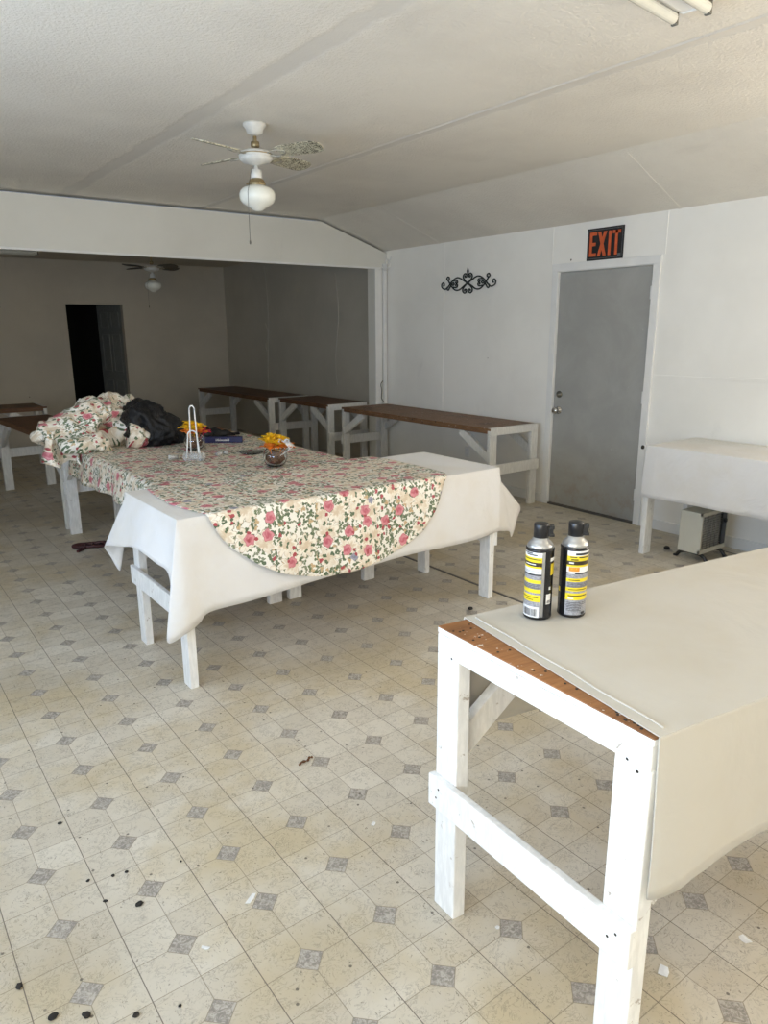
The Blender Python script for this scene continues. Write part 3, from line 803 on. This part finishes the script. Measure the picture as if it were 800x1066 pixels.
XLt = [(0, 1.19), (.24, 1.165), (.47, 1.155), (.64, 1.185), (TOP, 1.215), (sd(.774), 1.235), (sd(.70), 1.275), (sd(.651), 1.315), (sd(.552), 1.438), (sd(.50), 1.525), (sd(.468), 1.60), (sd(.43), 1.715), (sd(.412), 1.83)]
XRt = [(0, 2.66), (.16, 2.69), (.4, 2.695), (.7, 2.67), (TOP, 2.632), (sd(.786), 2.60), (sd(.70), 2.565), (sd(.64), 2.53), (sd(.549), 2.44), (sd(.49), 2.34), (sd(.44), 2.20), (sd(.42), 2.08), (sd(.412), 1.98)]
SE = sd(.411); NR, NC = 70, 72; rows = []
for i in range(NR+1):
    s = SE*i/NR; y, z = path(s); xl, xr = interp(XLt, s), interp(XRt, s); row = []
    for j in range(NC+1):
        x = lerp(xl, xr, j/NC)
        d = max(0, s-TOP)
        yy = y - .012*d/.4*(1+math.sin(x*13+.6))*1.0 - (.010*d/.4)*noise.noise(Vector((x*6, s*3, 2)))
        zz = z + (.0015*noise.noise(Vector((x*9, s*9, 0))) if s < TOP-.02 else 0)
        v = bm.verts.new((x, yy, zz)); uvs[v] = (x, -s); row.append(v)
    rows.append(row)
for a, b in zip(rows, rows[1:]):
    for j in range(NC):
        f = bm.faces.new((a[j], a[j+1], b[j+1], b[j])); f.smooth = True
# long part
def pathx(q, y):      # q measured from the left edge of the long tables, negative hangs down
    xe = 1.318
    if q >= .012: return (xe+q-.0, zB)
    if q > -.018:
        a = (.012-q)/.03; return (xe+.012-.02*math.sin(a*PI/2)*1.0, zB-.02*(1-math.cos(a*PI/2)))
    d = -q-.018; return (xe-.008-.03*d/.25, zB-.02-d)
NY, NX = 80, 60; rows = []
for i in range(NY+1):
    y = lerp(3.74, 5.72, i/NY)
    up = max(0.0, 1-(y-3.70)/.28); up = up*up*(3-2*up)
    drop = lerp(.21, .19, i/NY)+.015*math.sin(y*5)
    row = []
    for j in range(NX+1):
        q = lerp(-drop, 1.345, (j/NX))
        x, z = pathx(q, y)
        d = max(0, -q)
        x -= .012*d/.2*(1+math.sin(y*17))+.012*d/.2*noise.noise(Vector((y*5, q*4, 5)))
        z += (zA-zB)*up + (.0018*noise.noise(Vector((x*8, y*8, 1))) if q > .03 else 0)
        v = bm.verts.new((x, y, z)); uvs[v] = (q+1.318, y-3.72); row.append(v)
    rows.append(row)
for a, b in zip(rows, rows[1:]):
    for j in range(NX):
        f = bm.faces.new((a[j], a[j+1], b[j+1], b[j])); f.smooth = True
bm.verts.index_update(); uvl = {v.index: u for v, u in uvs.items()}
me = bpy.data.meshes.new('floral_tablecloth'); bm.to_mesh(me); bm.free(); me.materials.append(M['floral'])
uvset(me, lambda l, v: uvl[v])
o = bpy.data.objects.new('floral_tablecloth', me); COL.objects.link(o); finish_cloth(o, .0016)
tag(o, 'floral tablecloth with a rounded end hanging over the white cloth', 'tablecloth')

# crumpled heaps
def lump(name, parts, mat, vox=.014, amp=.03, freq=7, ridge=1.0, loc=(0,0,0), zmin=0, seed=0, uv=True, holes=()):
    bm = B()
    for (cx, cy, cz, rx, ry, rz, yaw) in parts:
        t = B(); bmesh.ops.create_icosphere(t, subdivisions=3, radius=1)
        t.transform(Matrix.Translation((cx, cy, cz)) @ Matrix.Rotation(yaw, 4, 'Z') @ Matrix.Diagonal((rx, ry, rz, 1))); merge(bm, t)
    me = bpy.data.meshes.new(name+'_src'); bm.to_mesh(me); bm.free()
    o = bpy.data.objects.new(name+'_src', me); COL.objects.link(o)
    r = o.modifiers.new('r', 'REMESH'); r.mode = 'VOXEL'; r.voxel_size = vox
    s = o.modifiers.new('s', 'SMOOTH'); s.iterations = 6
    dg = bpy.context.evaluated_depsgraph_get(); dg.update()
    m2 = bpy.data.meshes.new_from_object(o.evaluated_get(dg))
    bpy.data.objects.remove(o); bpy.data.meshes.remove(me)
    co = [v.co.copy() for v in m2.vertices]; nr = [v.normal.copy() for v in m2.vertices]
    for v, c, n in zip(m2.vertices, co, nr):
        p = c*freq+Vector((seed, seed*2.3, 0))
        w = Vector((noise.noise(p*.6+Vector((9,0,0))), noise.noise(p*.6+Vector((0,7,0))), noise.noise(p*.6)))
        a = 1-abs(noise.noise(p+w*1.6))*2.2
        b = 1-abs(noise.noise(p*2.1+w*2.0))*2.2
        dsp = amp*(a*.75*ridge+b*.3-.35)
        for (hx, hy, hz, hr, hd) in holes:
            dd = (c-Vector((hx, hy, hz))).length
            if dd < hr: dsp -= hd*(1-(dd/hr)**2)
        q = c+n*dsp
        if q.z < zmin and c.y > -9: q.z = zmin+(.0 if q.z < zmin else 0)
        v.co = q
    m2.name = name; m2.materials.clear(); m2.materials.append(mat)
    for p in m2.polygons: p.use_smooth = True
    if uv:
        ul = m2.uv_layers.new(name='UVMap')
        for l in m2.loops:
            c = co[l.vertex_index]; ul.data[l.index].uv = (c.x*1.0+c.y*.35, c.z*1.1+c.y*.8)
    o = bpy.data.objects.new(name, m2); COL.objects.link(o); o.location = loc
    return o
zt = H2+.0
heap = lump('floral_bundle', [(1.50,5.62,.93, .25,.20,.20,.1), (1.64,5.70,.92, .20,.18,.225,0), (1.28,5.58,.90, .17,.15,.125,.4), (1.12,5.60,.895, .08,.10,.075,0), (1.36,5.44,.83, .20,.14,.10,-.2), (1.70,5.40,.86, .10,.10,.09,0), (1.78,5.76,.98,.14,.12,.14,0)],
    M['floral'], .014, .042, 6.5, 1.0, zmin=zB+.004, seed=3.3, holes=((1.55,5.42,.885,.13,.2),))
tag(heap, 'crumpled heap of floral cloth at the far end of the long tables', 'cloth bundle')
# a tail of the heap hanging past the table corner
bm = B(); uvs2 = {}
rows = []
for i in range(19):
    t = i/18; row = []
    for j in range(15):
        q = j/14
        x = lerp(1.07, 1.30, q)+.02*math.sin(t*5+q*7); y = 5.47-.05*math.sin(q*PI*2.5)*(.3+t)-.02*t
        z = lerp(.93, lerp(.715, .665, abs(math.sin(q*4))), t)
        v = bm.verts.new((x+.02*t*math.sin(q*9), y, z)); uvs2[v] = (x, z); row.append(v)
    rows.append(row)
for a, b in zip(rows, rows[1:]):
    for j in range(14): bm.faces.new((a[j], a[j+1], b[j+1], b[j])).smooth = True
bm.verts.index_update(); uvl2 = {v.index: u for v, u in uvs2.items()}
me = bpy.data.meshes.new('hanging_fold'); bm.to_mesh(me); bm.free(); me.materials.append(M['floral']); uvset(me, lambda l, v: uvl2[v])
o = bpy.data.objects.new('hanging_fold', me); COL.objects.link(o); finish_cloth(o, .002); o.parent = heap

bag = lump('black_bag', [(1.80,5.48,.93, .16,.17,.18,0), (1.88,5.46,.87, .20,.17,.13,-.2), (2.05,5.47,.83, .17,.13,.085,-.2), (2.24,5.50,.805, .16,.08,.045,-.15), (2.42,5.52,.79, .16,.05,.026,0), (2.54,5.53,.785,.06,.04,.02,0)],
    M['bag'], .013, .035, 8, 1.1, zmin=zB+.004, seed=8.1, uv=False)
tag(bag, 'crumpled black plastic bag lying against the floral heap', 'bag')

# ------------------------------------------------------------------ things on the floral cloth
zc = zB+.003
def vase(label, loc, seed, cols, ribbon):
    rnd = random.Random(seed)
    t = thing('flower_vase', label, 'vase', loc, 0, 'round glass vases of artificial flowers')
    bm = B(); o_ = [(.030, 0), (.050, .006), (.070, .030), (.078, .060), (.072, .092), (.058, .112), (.056, .118)]
    i_ = [(.053, .117), (.055, .111), (.069, .091), (.074, .060), (.066, .033), (.047, .011), (.01, .008)]
    lathe(bm, o_+i_, seg=36, caps=True); obj('glass_bowl', bm, M['glass'], t, True)
    bm = B(); q = B(); bmesh.ops.create_icosphere(q, subdivisions=3, radius=1)
    for v in q.verts: v.co *= 1+.16*noise.noise(v.co*3+Vector((seed, 0, 0)))
    q.transform(Matrix.Translation((.0, 0, .056)) @ Matrix.Diagonal((.060, .060, .044, 1))); merge(bm, q); obj('filler', bm, M['moss'], t, True)
    heads = [(-.050, .0, .150, 0), (.045, .01, .152, 0), (-.01, -.035, .140, 0), (.015, .045, .155, 1), (-.055, -.035, .118, 1), (.060, -.030, .115, 2), (-.015, .02, .170, 0), (.03, -.04, .120, 1)]
    for (x, y, z, c) in heads:
        bm = B(); tube(bm, [(x*.3, y*.3, .06), (x*.7, y*.7, z*.75), (x, y, z)], .003, 6)
        n = 7
        for ring, (R, tilt, off) in enumerate(((.064, .30, 0), (.046, .85, .4))):
            for k in range(n):
                an = 2*PI*k/n+off+rnd.uniform(-.15, .15); q = B(); m0 = []
                for a in range(5):
                    tt = a/4; w = (.006+.028*math.sin(PI*min(1, tt*.8+.12)))*(R/.052)*.8; zz = R*tt*math.sin(tilt)+.010*math.sin(tt*3)
                    m0.append([q.verts.new((R*tt*math.cos(tilt), s*w*.5, zz+abs(s)*.005)) for s in (-1, 0, 1)])
                for A, Bq in zip(m0, m0[1:]):
                    for s in range(2): q.faces.new((A[s], A[s+1], Bq[s+1], Bq[s])).smooth = True
                q.transform(Matrix.Translation((x, y, z)) @ Matrix.Rotation(rnd.uniform(-.25, .25), 4, 'X') @ Matrix.Rotation(rnd.uniform(-.2, .3), 4, 'Y') @ Matrix.Rotation(an, 4, 'Z')); merge(bm, q)
        lathe(bm, [(.004, 0), (.010, .004), (.009, .014), (.003, .018)], (x, y, z), 10)
        f = obj('flower', bm, cols[c], t); so = f.modifiers.new('t', 'SOLIDIFY'); so.thickness = .0012
    bm = B()
    for k in range(5):
        an = rnd.uniform(0, 6.28); r = .07
        a = Vector((.02*math.cos(an), .02*math.sin(an), .115)); e = Vector((r*math.cos(an), r*math.sin(an), .125)); s = Vector((-math.sin(an), math.cos(an), 0))*.018
        q = [bm.verts.new(p) for p in (a, (a+e)/2+s+Vector((0,0,.012)), e, (a+e)/2-s+Vector((0,0,.012)))]; bm.faces.new(q)
    lf = obj('leaf', bm, M['leaf'], t); so = lf.modifiers.new('t', 'SOLIDIFY'); so.thickness = .0012
    if ribbon:
        bm = B(); rows = []
        for k in range(15):
            u = k/14; an = -2.0
            c = Vector((.035, -.062, .165)) + Vector((.035*math.sin(u*4), -.022*math.sin(u*3), -.085*u)); w = .016+.012*math.sin(u*6)
            rows.append([bm.verts.new(c+Vector((s*w, s*w*.4, 0))) for s in (-1, 0, 1)])
        for A, Bq in zip(rows, rows[1:]):
            for s in range(2): bm.faces.new((A[s], A[s+1], Bq[s+1], Bq[s])).smooth = True
        for s in (-1, 1):
            lp = [(.03+s*.03*math.sin(k/10*PI)*1.0, -.062-.01*s, .165+.03*math.sin(k/10*2*PI)*.5) for k in range(11)]
            rr = []
            for p in lp: rr.append([bm.verts.new((p[0], p[1]+d, p[2])) for d in (-.012, .012)])
            for A, Bq in zip(rr, rr[1:]): bm.faces.new((A[0], A[1], Bq[1], Bq[0]))
        rb = obj('ribbon', bm, M['ribbon'], t); so = rb.modifiers.new('t', 'SOLIDIFY'); so.thickness = .0012
    return t
vase('glass bowl of yellow flowers with a white ribbon on the floral cloth', (2.135, 4.035, zc+.03-.028), 3, [M['petal'], M['petal2'], M['petal2']], True)
v2 = vase('glass bowl of orange and yellow flowers behind the white wire rack', (1.99, 4.99, zc), 11, [M['petal'], M['petal2'], M['red']], False)

# white wire rack standing in a clear crystal base
rk = thing('wire_rack', 'tall white wire hairpin rack in a clear crystal base beside the flowers', 'rack', (1.82, 4.58, zc), math.radians(-35))
bm = B(); seg = 24; rings = []
prof = [(.020, 0), (.064, 0), (.070, .008), (.072, .03), (.066, .048), (.060, .052), (.03, .052), (.028, .02)]
for r, z in prof:
    rings.append([bm.verts.new((r*(1+.06*(k % 2))*math.cos(2*PI*k/seg), .62*r*(1+.06*(k % 2))*math.sin(2*PI*k/seg), z)) for k in range(seg)])
for A, Bq in zip(rings, rings[1:]):
    for k in range(seg): bm.faces.new((A[k], A[(k+1)%seg], Bq[(k+1)%seg], Bq[k]))
bm.faces.new(rings[0][::-1]); bm.faces.new(rings[-1]); obj('crystal_base', bm, M['crystal'], rk)
for yy, hh, w in ((.018, .36, .017), (-.018, .20, .030)):
    bm = B(); pts = [(-w*1.5, yy, .02), (-w, yy, hh-.04)] + [(-w*math.cos(k/8*PI), yy, hh-.03+.03*math.sin(k/8*PI)) for k in range(9)] + [(w, yy, hh-.04), (w*1.5, yy, .02)]
    tube(bm, catmull(pts, 3), .0048, 7); obj('wire_loop', bm, M['wire'], rk)

# carton of plastic wrap: dark blue with white script and a pink end
bx = thing('wrap_carton', 'long dark blue carton with white script lying on the floral cloth', 'carton', (2.27, 5.22, zc), math.radians(-33))
bm = B(); box(bm, (-.10, -.022, 0), (.19, .022, .044), .003); obj('carton_body', bm, M['blue'], bx)
bm = B(); box(bm, (-.158, -.0215, .0005), (-.10, .0215, .0435), .002); obj('carton_end', bm, M['pinkend'], bx)
bm = B(); x = -.01
rr = random.Random(5)
for k in range(11):
    w = rr.uniform(.006, .010); h = rr.choice((.010, .012, .017)); z = .014
    bar(bm, (x, -.0226, z), (x+.003, -.0226, z+h), .001, .003); bar(bm, (x, -.0226, z+.001), (x+w, -.0226, z+.004), .001, .003); bar(bm, (x, -.0226, z+.009), (x+w*.8, -.0226, z+.009), .001, .0025)
    x += w+.0015
obj('lettering', bm, M['sidewhite'], bx)
bm = B(); lathe(bm, [(.002, 0), (.075, 0), (.082, .006), (.085, .014), (.082, .0145), (.074, .008), (.002, .005)], seg=40)
tag(obj('glass_dish', bm, M['smoke'], loc=(2.25, 4.60, zc)), 'flat smoky glass dish behind the bowl of yellow flowers', 'dish')
def cup(label, loc, rz, L=.07, r=.026):
    bm = B(); t = B(); lathe(t, [(.004, .001), (r*.72, 0), (r, L), (r*1.06, L+.003), (r*.98, L), (r*.70, .003), (.004, .004)], seg=20)
    t.transform(Matrix.Translation((0, 0, r*1.03)) @ Matrix.Rotation(rz, 4, 'Z') @ Matrix.Rotation(PI/2, 4, 'Y')); merge(bm, t)
    tag(obj('plastic_cup', bm, M['crystal'], loc=loc), label, 'cup')
cup('clear plastic cup lying on its side between the rack and the glass dish', (1.99, 4.62, zc), .5, .05, .016)
cup('clear plastic cup lying on its side by the rack towards the heap', (1.74, 4.66, zc), 2.6, .06, .018)
cup('small clear cup lying next to the rack, nearest the dish', (2.06, 4.66, zc), -.4, .035, .016)

# ------------------------------------------------------------------ spray cans
def patch(bm, r, a0, a1, z0, z1, mat, n=None):
    n = n or max(1, int(abs(a1-a0)/.12)); prev = None
    for k in range(n+1):
        a = lerp(a0, a1, k/n); p = (bm.verts.new((r*math.cos(a), r*math.sin(a), z0)), bm.verts.new((r*math.cos(a), r*math.sin(a), z1)))
        if prev: f = bm.faces.new((prev[0], p[0], p[1], prev[1])); f.material_index = mat; f.smooth = True
        prev = p
PALM = [M['sidewhite'], M['yellow'], M['brown'], M['orange'], M['cangrey'], M['canink'], M['silver'], M['canblack']]
def can(label, loc, tc, a0, a1, left):
    """tc: bearing of the viewer's side; label panel spans tc+a0..tc+a1"""
    t = thing('spray_can', label, 'spray can', loc, 0, 'black spray cans')
    r = .0365; hb = .186
    bm = B(); lathe(bm, [(.030, .0), (r-.001, .001), (r+.0008, .004), (r+.0008, .008), (r, .010), (r, hb), (r+.0008, hb+.002), (r+.0006, hb+.006), (r-.002, hb+.008)], seg=48); obj('can_body', bm, M['canblack'], t)
    bm = B(); lathe(bm, [(r-.0015, hb+.006), (r-.003, hb+.014), (.029, hb+.021), (.0225, hb+.026), (.0205, hb+.034), (.018, hb+.034)], seg=40); obj('shoulder', bm, M['silver'], t, True)
    bm = B(); lathe(bm, [(.0195, hb+.029), (.0192, hb+.068), (.018, hb+.0705), (.004, hb+.071)], seg=32)
    an = tc+PI/2+.1; d = Vector((math.cos(an), math.sin(an), 0))
    for z0, z1, e0, e1, w in ((.036, .062, .015, .025, .016), (.036, .043, .022, .034, .020), (.056, .066, .022, .033, .020), (.042, .057, .022, .031, .012)):
        q = B(); box(q, (e0, -w/2, hb+z0), (e1, w/2, hb+z1), .0015); q.transform(Matrix.Rotation(an, 4, 'Z')); merge(bm, q)
    obj('spray_cap', bm, M['black'], t)
    bm = B(); R1 = r+.0004; R2 = r+.0009; A0 = tc+a0; A1 = tc+a1
    def z(y): return .004+(905-y)/(905-310)*(hb+.002)
    bands = [(330,350,0), (350,372,0), (372,415,1), (415,450,2), (450,466,1), (466,514,0), (514,528,5), (528,566,4), (566,596,1), (596,646,4), (646,678,1), (678,696,4), (696,756,1), (756,893,4)]
    for y0, y1, m in bands: patch(bm, R1, A0, A1, z(y1), z(y0), m)
    aw = A1-A0
    def P2(f0, f1, y0, y1, m): patch(bm, R2, A0+aw*f0, A0+aw*f1, z(y1), z(y0), m)
    if left:
        for f, y in ((.1, 334), (.3, 348)): P2(f, f+.5, y, y+9, 5)
        P2(.25, .75, 428, 436, 0); P2(.08, .95, 385, 392, 2); P2(.1, .9, 488, 492, 4); P2(.1, .9, 500, 503, 4)
        for y in (604, 616, 628, 638): P2(.06, .94, y, y+4, 5)
        P2(.1, .9, 714, 720, 2); P2(.3, .7, 736, 741, 2)
        P2(.12, .95, 800, 892, 0)
        rr = random.Random(2); f = .2
        while f < .86: w = rr.choice((.012, .02, .03)); P2.__call__(f, f+w, 818, 880, 5) if False else patch(bm, R2+.0004, A0+aw*f, A0+aw*(f+w), z(880), z(818), 5, 1); f += w+rr.choice((.014, .024))
        patch(bm, R1, A1+.01, A1+.22, z(893), z(315), 6)
        patch(bm, R1, A1+.42, A1+.85, z(780), z(690), 0); patch(bm, R2, A1+.5, A1+.8, z(770), z(745), 4); patch(bm, R1, A1+.62, A1+.80, z(655), z(628), 0)
        patch(bm, R1, A1+.72, A1+1.3, z(530), z(430), 1); patch(bm, R1, A1+.66, A1+1.3, z(410), z(380), 0)
    else:
        P2(.3, .95, 346, 364, 5); P2(.1, .35, 378, 386, 2); P2(.42, .96, 378, 388, 2); P2(.15, .4, 398, 408, 2); P2(.08, .25, 425, 438, 0)
        P2(.08, .46, 468, 505, 3); P2(.14, .4, 476, 486, 1); P2(.05, .3, 518, 526, 0)
        P2(.1, .5, 578, 584, 2); P2(.1, .8, 660, 666, 2); P2(.1, .9, 714, 722, 2); P2(.1, .3, 736, 746, 0)
        for y in (604, 616, 628, 638, 776, 790, 804, 818, 832, 846): P2(.06, .62 if y > 800 else .94, y, y+4, 5)
        P2(.62, .8, 862, 886, 5)
        patch(bm, R1, A0-.85, A0-.55, z(705), z(665), 1)
    lb = obj('paper_label', bm, PALM, t); lb['label'] = 'white, grey and yellow printed label'
    return t
vb = math.atan2(1.2, 1.43)+PI
can('black spray can with a barcode, nearer the brown bare edge', (1.408, 1.213, HN+.006), vb, -1.55, .20, True)
can('black spray can with an orange box on its label, nearer the exit door', (1.492, 1.168, HN+.006), vb-.05, -.46, 1.5, False)

# ------------------------------------------------------------------ heater
ht = thing('space_heater', 'small cream electric heater with dark grille under the white cloth', 'heater', (4.83, 2.66, 0), math.radians(0))
bm = B()
W2, D2 = .17, .085
box(bm, (-W2, -D2+.012, .062), (W2, D2, .36), .008)
box(bm, (-W2, -D2, .062), (-W2+.014, -D2+.02, .36), .003); box(bm, (W2-.014, -D2, .062), (W2, -D2+.02, .36), .003); box(bm, (-W2, -D2, .335), (W2, -D2+.02, .36), .003); box(bm, (-W2, -D2, .062), (W2, -D2+.02, .092), .003)
obj('cabinet', bm, M['heater'], ht)
bm = B(); box(bm, (-W2+.016, -D2+.007, .094), (W2-.085, -D2+.014, .332)); obj('reflector', bm, M['heatglow'], ht)
bm = B()
for k in range(14):
    zz = .100+k*.0172; tube(bm, [(-W2+.014, -D2+.003, zz), (W2-.083, -D2+.003, zz)], .0022, 5)
for k in range(5):
    xx = -W2+.03+k*.052; tube(bm, [(xx, -D2+.001, .094), (xx, -D2+.001, .332)], .0025, 5)
obj('grille', bm, M['heatgrille'], ht)
bm = B(); box(bm, (W2-.075, -D2-.002, .095), (W2-.018, -D2+.014, .33), .002); obj('control_panel', bm, M['black'], ht)
bm = B(); q = B(); lathe(q, [(.016, 0), (.016, .012), (.006, .014)], seg=16); q.transform(Matrix.Translation((W2-.046, -D2-.002, .27)) @ Matrix.Rotation(PI/2, 4, 'X')); merge(bm, q); obj('dial', bm, M['blackmat'], ht)
for s in (-1, 1):
    bm = B(); xx = s*(W2-.05)
    tube(bm, catmull([(xx, -D2-.03, .010), (xx, -D2+.005, .045), (xx, 0, .055), (xx, D2-.005, .045), (xx, D2+.03, .010)], 5), .013, 8)
    box(bm, (xx-.012, -D2-.05, 0), (xx+.012, -D2-.02, .014), .003); box(bm, (xx-.012, D2+.02, 0), (xx+.012, D2+.05, .014), .003)
    obj('foot', bm, M['black'], ht)
bm = B(); tube(bm, catmull([(5.0, 2.70, .10), (5.03, 2.66, .03), (5.06, 2.56, .007), (5.08, 2.45, .007), (5.13, 2.40, .007), (5.14, 2.2, .007)], 8), .005, 6)
tag(obj('power_cord', bm, M['heatgrille']), 'thin power cord trailing from the heater along the baseboard', 'cord')

# ------------------------------------------------------------------ litter on the floor
bm = B()
P = [(.125*math.cos(a)*1.0, .052*math.sin(a)*(1+.25*math.cos(a)), .008+.003*math.sin(3*a)) for a in [2*PI*k/28 for k in range(28)]]
tube(bm, P, .014, 8, True)
for x in (-.05, 0, .05): tube(bm, [(x, -.045, .008), (x+.02, .045, .008)], .006, 6)
tube(bm, catmull([(-.03, -.05, .008), (-.05, -.10, .008), (-.08, -.15, .007)], 4), .011, 8)
tube(bm, catmull([(.12, .0, .008), (.19, -.03, .008), (.25, -.04, .008)], 4), .012, 8)
o = tag(obj('rubber_strap', bm, M['maroon'], loc=(1.36, 5.64, .004)), 'flat dark maroon looped strap lying on the floor near the hanging cloth point', 'strap'); o.rotation_euler = (0, 0, -.35)

def chip(name, label, cat, x, y, r, mat, seed, flat=.35, group=None, stretch=1.0, rz=0):
    bm = B(); bmesh.ops.create_icosphere(bm, subdivisions=2, radius=1)
    for v in bm.verts:
        v.co *= 1+.35*noise.noise(v.co*1.6+Vector((seed*3.7, seed, 0)))
        v.co = Vector((v.co.x*r*stretch, v.co.y*r, v.co.z*r*flat))
    z0 = min(v.co.z for v in bm.verts)
    for v in bm.verts: v.co.z -= z0
    o = obj(name, bm, mat, loc=(x, y, .0005)); o.rotation_euler = (0, 0, rz); tag(o, label, cat, group); return o
def scrap(name, label, x, y, w, h, rz, seed, mat=None):
    bm = B(); rnd = random.Random(seed)
    pts = [(-w/2, -h/2), (w*.1, -h*.6), (w/2, -h*.3), (w*.45, h*.4), (0, h/2), (-w*.5, h*.35)]
    pts = [(a*rnd.uniform(.85, 1.15), b*rnd.uniform(.85, 1.15)) for a, b in pts]
    prism(bm, pts, 'z', 0, .0016)
    for v in bm.verts: v.co.z += .003*abs(v.co.x)/w
    o = obj(name, bm, mat or M['paper'], loc=(x, y, .0005)); o.rotation_euler = (0, 0, rz); tag(o, label, 'scrap')
scrap('paper_scrap', 'largest white paper scrap, on the floor in front of the hanging cream cloth', 1.48, .795, .032, .026, .3, 1)
scrap('paper_scrap', 'white paper scrap on the floor by a tile joint under the cream cloth', 1.745, .720, .026, .022, 1.2, 2)
scrap('paper_scrap', 'white flake touching a grey diamond between the two table legs, out in open floor', .737, 1.66, .042, .014, .55, 3)
scrap('paper_scrap', 'small curled white flake on cream tile in the open floor by dark crumbs', .560, 1.575, .024, .010, -.9, 4)
scrap('paper_scrap', 'tiny white flake beside the foot of the near table leg', 1.237, 1.152, .012, .010, 0, 5)
scrap('paper_scrap', 'white flake on the open floor close to the near table stretcher', 1.216, 1.711, .02, .012, .4, 6)
bm = B(); tube(bm, catmull([(-.035, -.006, .005), (-.015, .003, .006), (.008, -.002, .005), (.022, .008, .006), (.036, .006, .004)], 4), [.002+.0035*abs(math.sin(k*.9)) for k in range(17)], 6)
o = tag(obj('twig', bm, M['twig'], loc=(1.215, 2.155, .003)), 'short brown twig on the open floor beside a grey diamond', 'twig'); o.rotation_euler = (0, 0, .1)
crumbs = [(.467, 1.834, .013, 'largest dark crumb on open floor below a grey diamond'), (.441, 1.996, .007, 'dark crumb in the cluster above the largest crumb'), (.248, 1.561, .013, 'dark triangular crumb at the bottom edge of the photo'),
          (.181, 1.605, .014, 'dark crumb in the bottom corner of the floor'), (.133, 1.746, .012, 'dark crumb at the left edge of the floor'), (.479, 1.987, .007, 'smaller dark crumb next to the cluster on ochre tile'),
          (.345, 1.49, .010, 'dark crumb standing on white tile at the bottom edge'), (.44, 1.45, .006, 'tiny dark crumb near the lowest grey diamond'), (.392, 1.905, .008, 'dark crumb on the joint line beside a grey diamond'),
          (.374, 2.02, .007, 'dark crumb on the long joint line'), (.63, 1.93, .005, 'tiny dark crumb among ochre stains'), (.37, 2.35, .009, 'dark crumb on the cream floor farther up, beside a diamond')]
for i, (x, y, r, lab) in enumerate(crumbs): chip('floor_crumb', lab, 'crumb', x, y, r*.72, M['crumb'], i+1, .45, 'dark crumbs on the floor', 1.25, i*1.1)
chip('bottle_cap', 'dark round cap on the floor beside the far table leg', 'cap', 2.789, 2.912, .016, M['crumb'], 31, .6)
chip('floor_crumb', 'black lump on the floor between the table leg and the heater', 'crumb', 4.79, 2.905, .022, M['crumb'], 33, .6, 'dark crumbs on the floor', 1.2)

# ------------------------------------------------------------------ daylight
W = bpy.data.worlds.new('World'); S.world = W; W.use_nodes = True
bg = W.node_tree.nodes['Background']; bg.inputs[0].default_value = (.62, .75, 1, 1); bg.inputs[1].default_value = .35
def area(name, loc, rot, sx, sy, power, col):
    l = bpy.data.lights.new(name, 'AREA'); l.shape = 'RECTANGLE'; l.size = sx; l.size_y = sy; l.energy = power; l.color = col
    o = bpy.data.objects.new(name, l); COL.objects.link(o); o.location = loc; o.rotation_euler = rot; return o
def daylight(name, loc, face, w, h, tilt, power, col):
    """daylight coming in through one window, aimed up by the bright ground outside"""
    base = {'+x': (PI/2, 0, -PI/2), '-x': (PI/2, 0, PI/2), '+y': (PI/2, 0, 0)}[face]
    area(name, loc, (base[0]+math.radians(tilt), 0, base[2]), w*.95, h*.95, power, col)
for q in (('window_1', (XL-.02, -.85, 1.475), '+x', 1.3, 1.35, 42, 114, (1, .96, .82)),
          ('window_2', (XL-.02, 1.1, 1.475), '+x', 1.6, 1.35, 40, 108, (.48, .68, 1)),
          ('window_3', (XL-.02, 3.3, 1.475), '+x', 1.4, 1.35, 15, 42, (.62, .78, 1)),
          ('window_4', (XR+.02, -.5, 1.55), '-x', 2.0, 1.2, 42, 136, (1, .92, .82))): daylight(*q)

# ------------------------------------------------------------------ camera
cd = bpy.data.cameras.new('Camera'); cam = bpy.data.objects.new('Camera', cd); COL.objects.link(cam); S.camera = cam
cd.sensor_fit = 'HORIZONTAL'; cd.sensor_width = 36; cd.lens = 752.33/800*36; cd.clip_start = .05
yaw, pitch, roll = -0.637473, -0.2482737, -0.0054957
cam.matrix_world = Matrix.Translation((0, 0, 1.615)) @ Matrix.Rotation(yaw, 4, 'Z') @ Matrix.Rotation(PI/2+pitch, 4, 'X') @ Matrix.Rotation(roll, 4, 'Z')
vs = S.view_settings; S.display_settings.display_device = 'sRGB'
vs.view_transform = 'Standard'; vs.look = 'None'; vs.gamma = 1; vs.use_curve_mapping = False; vs.exposure = 0.0
S.cycles.use_denoising = True; S.cycles.max_bounces = 10; S.cycles.diffuse_bounces = 6
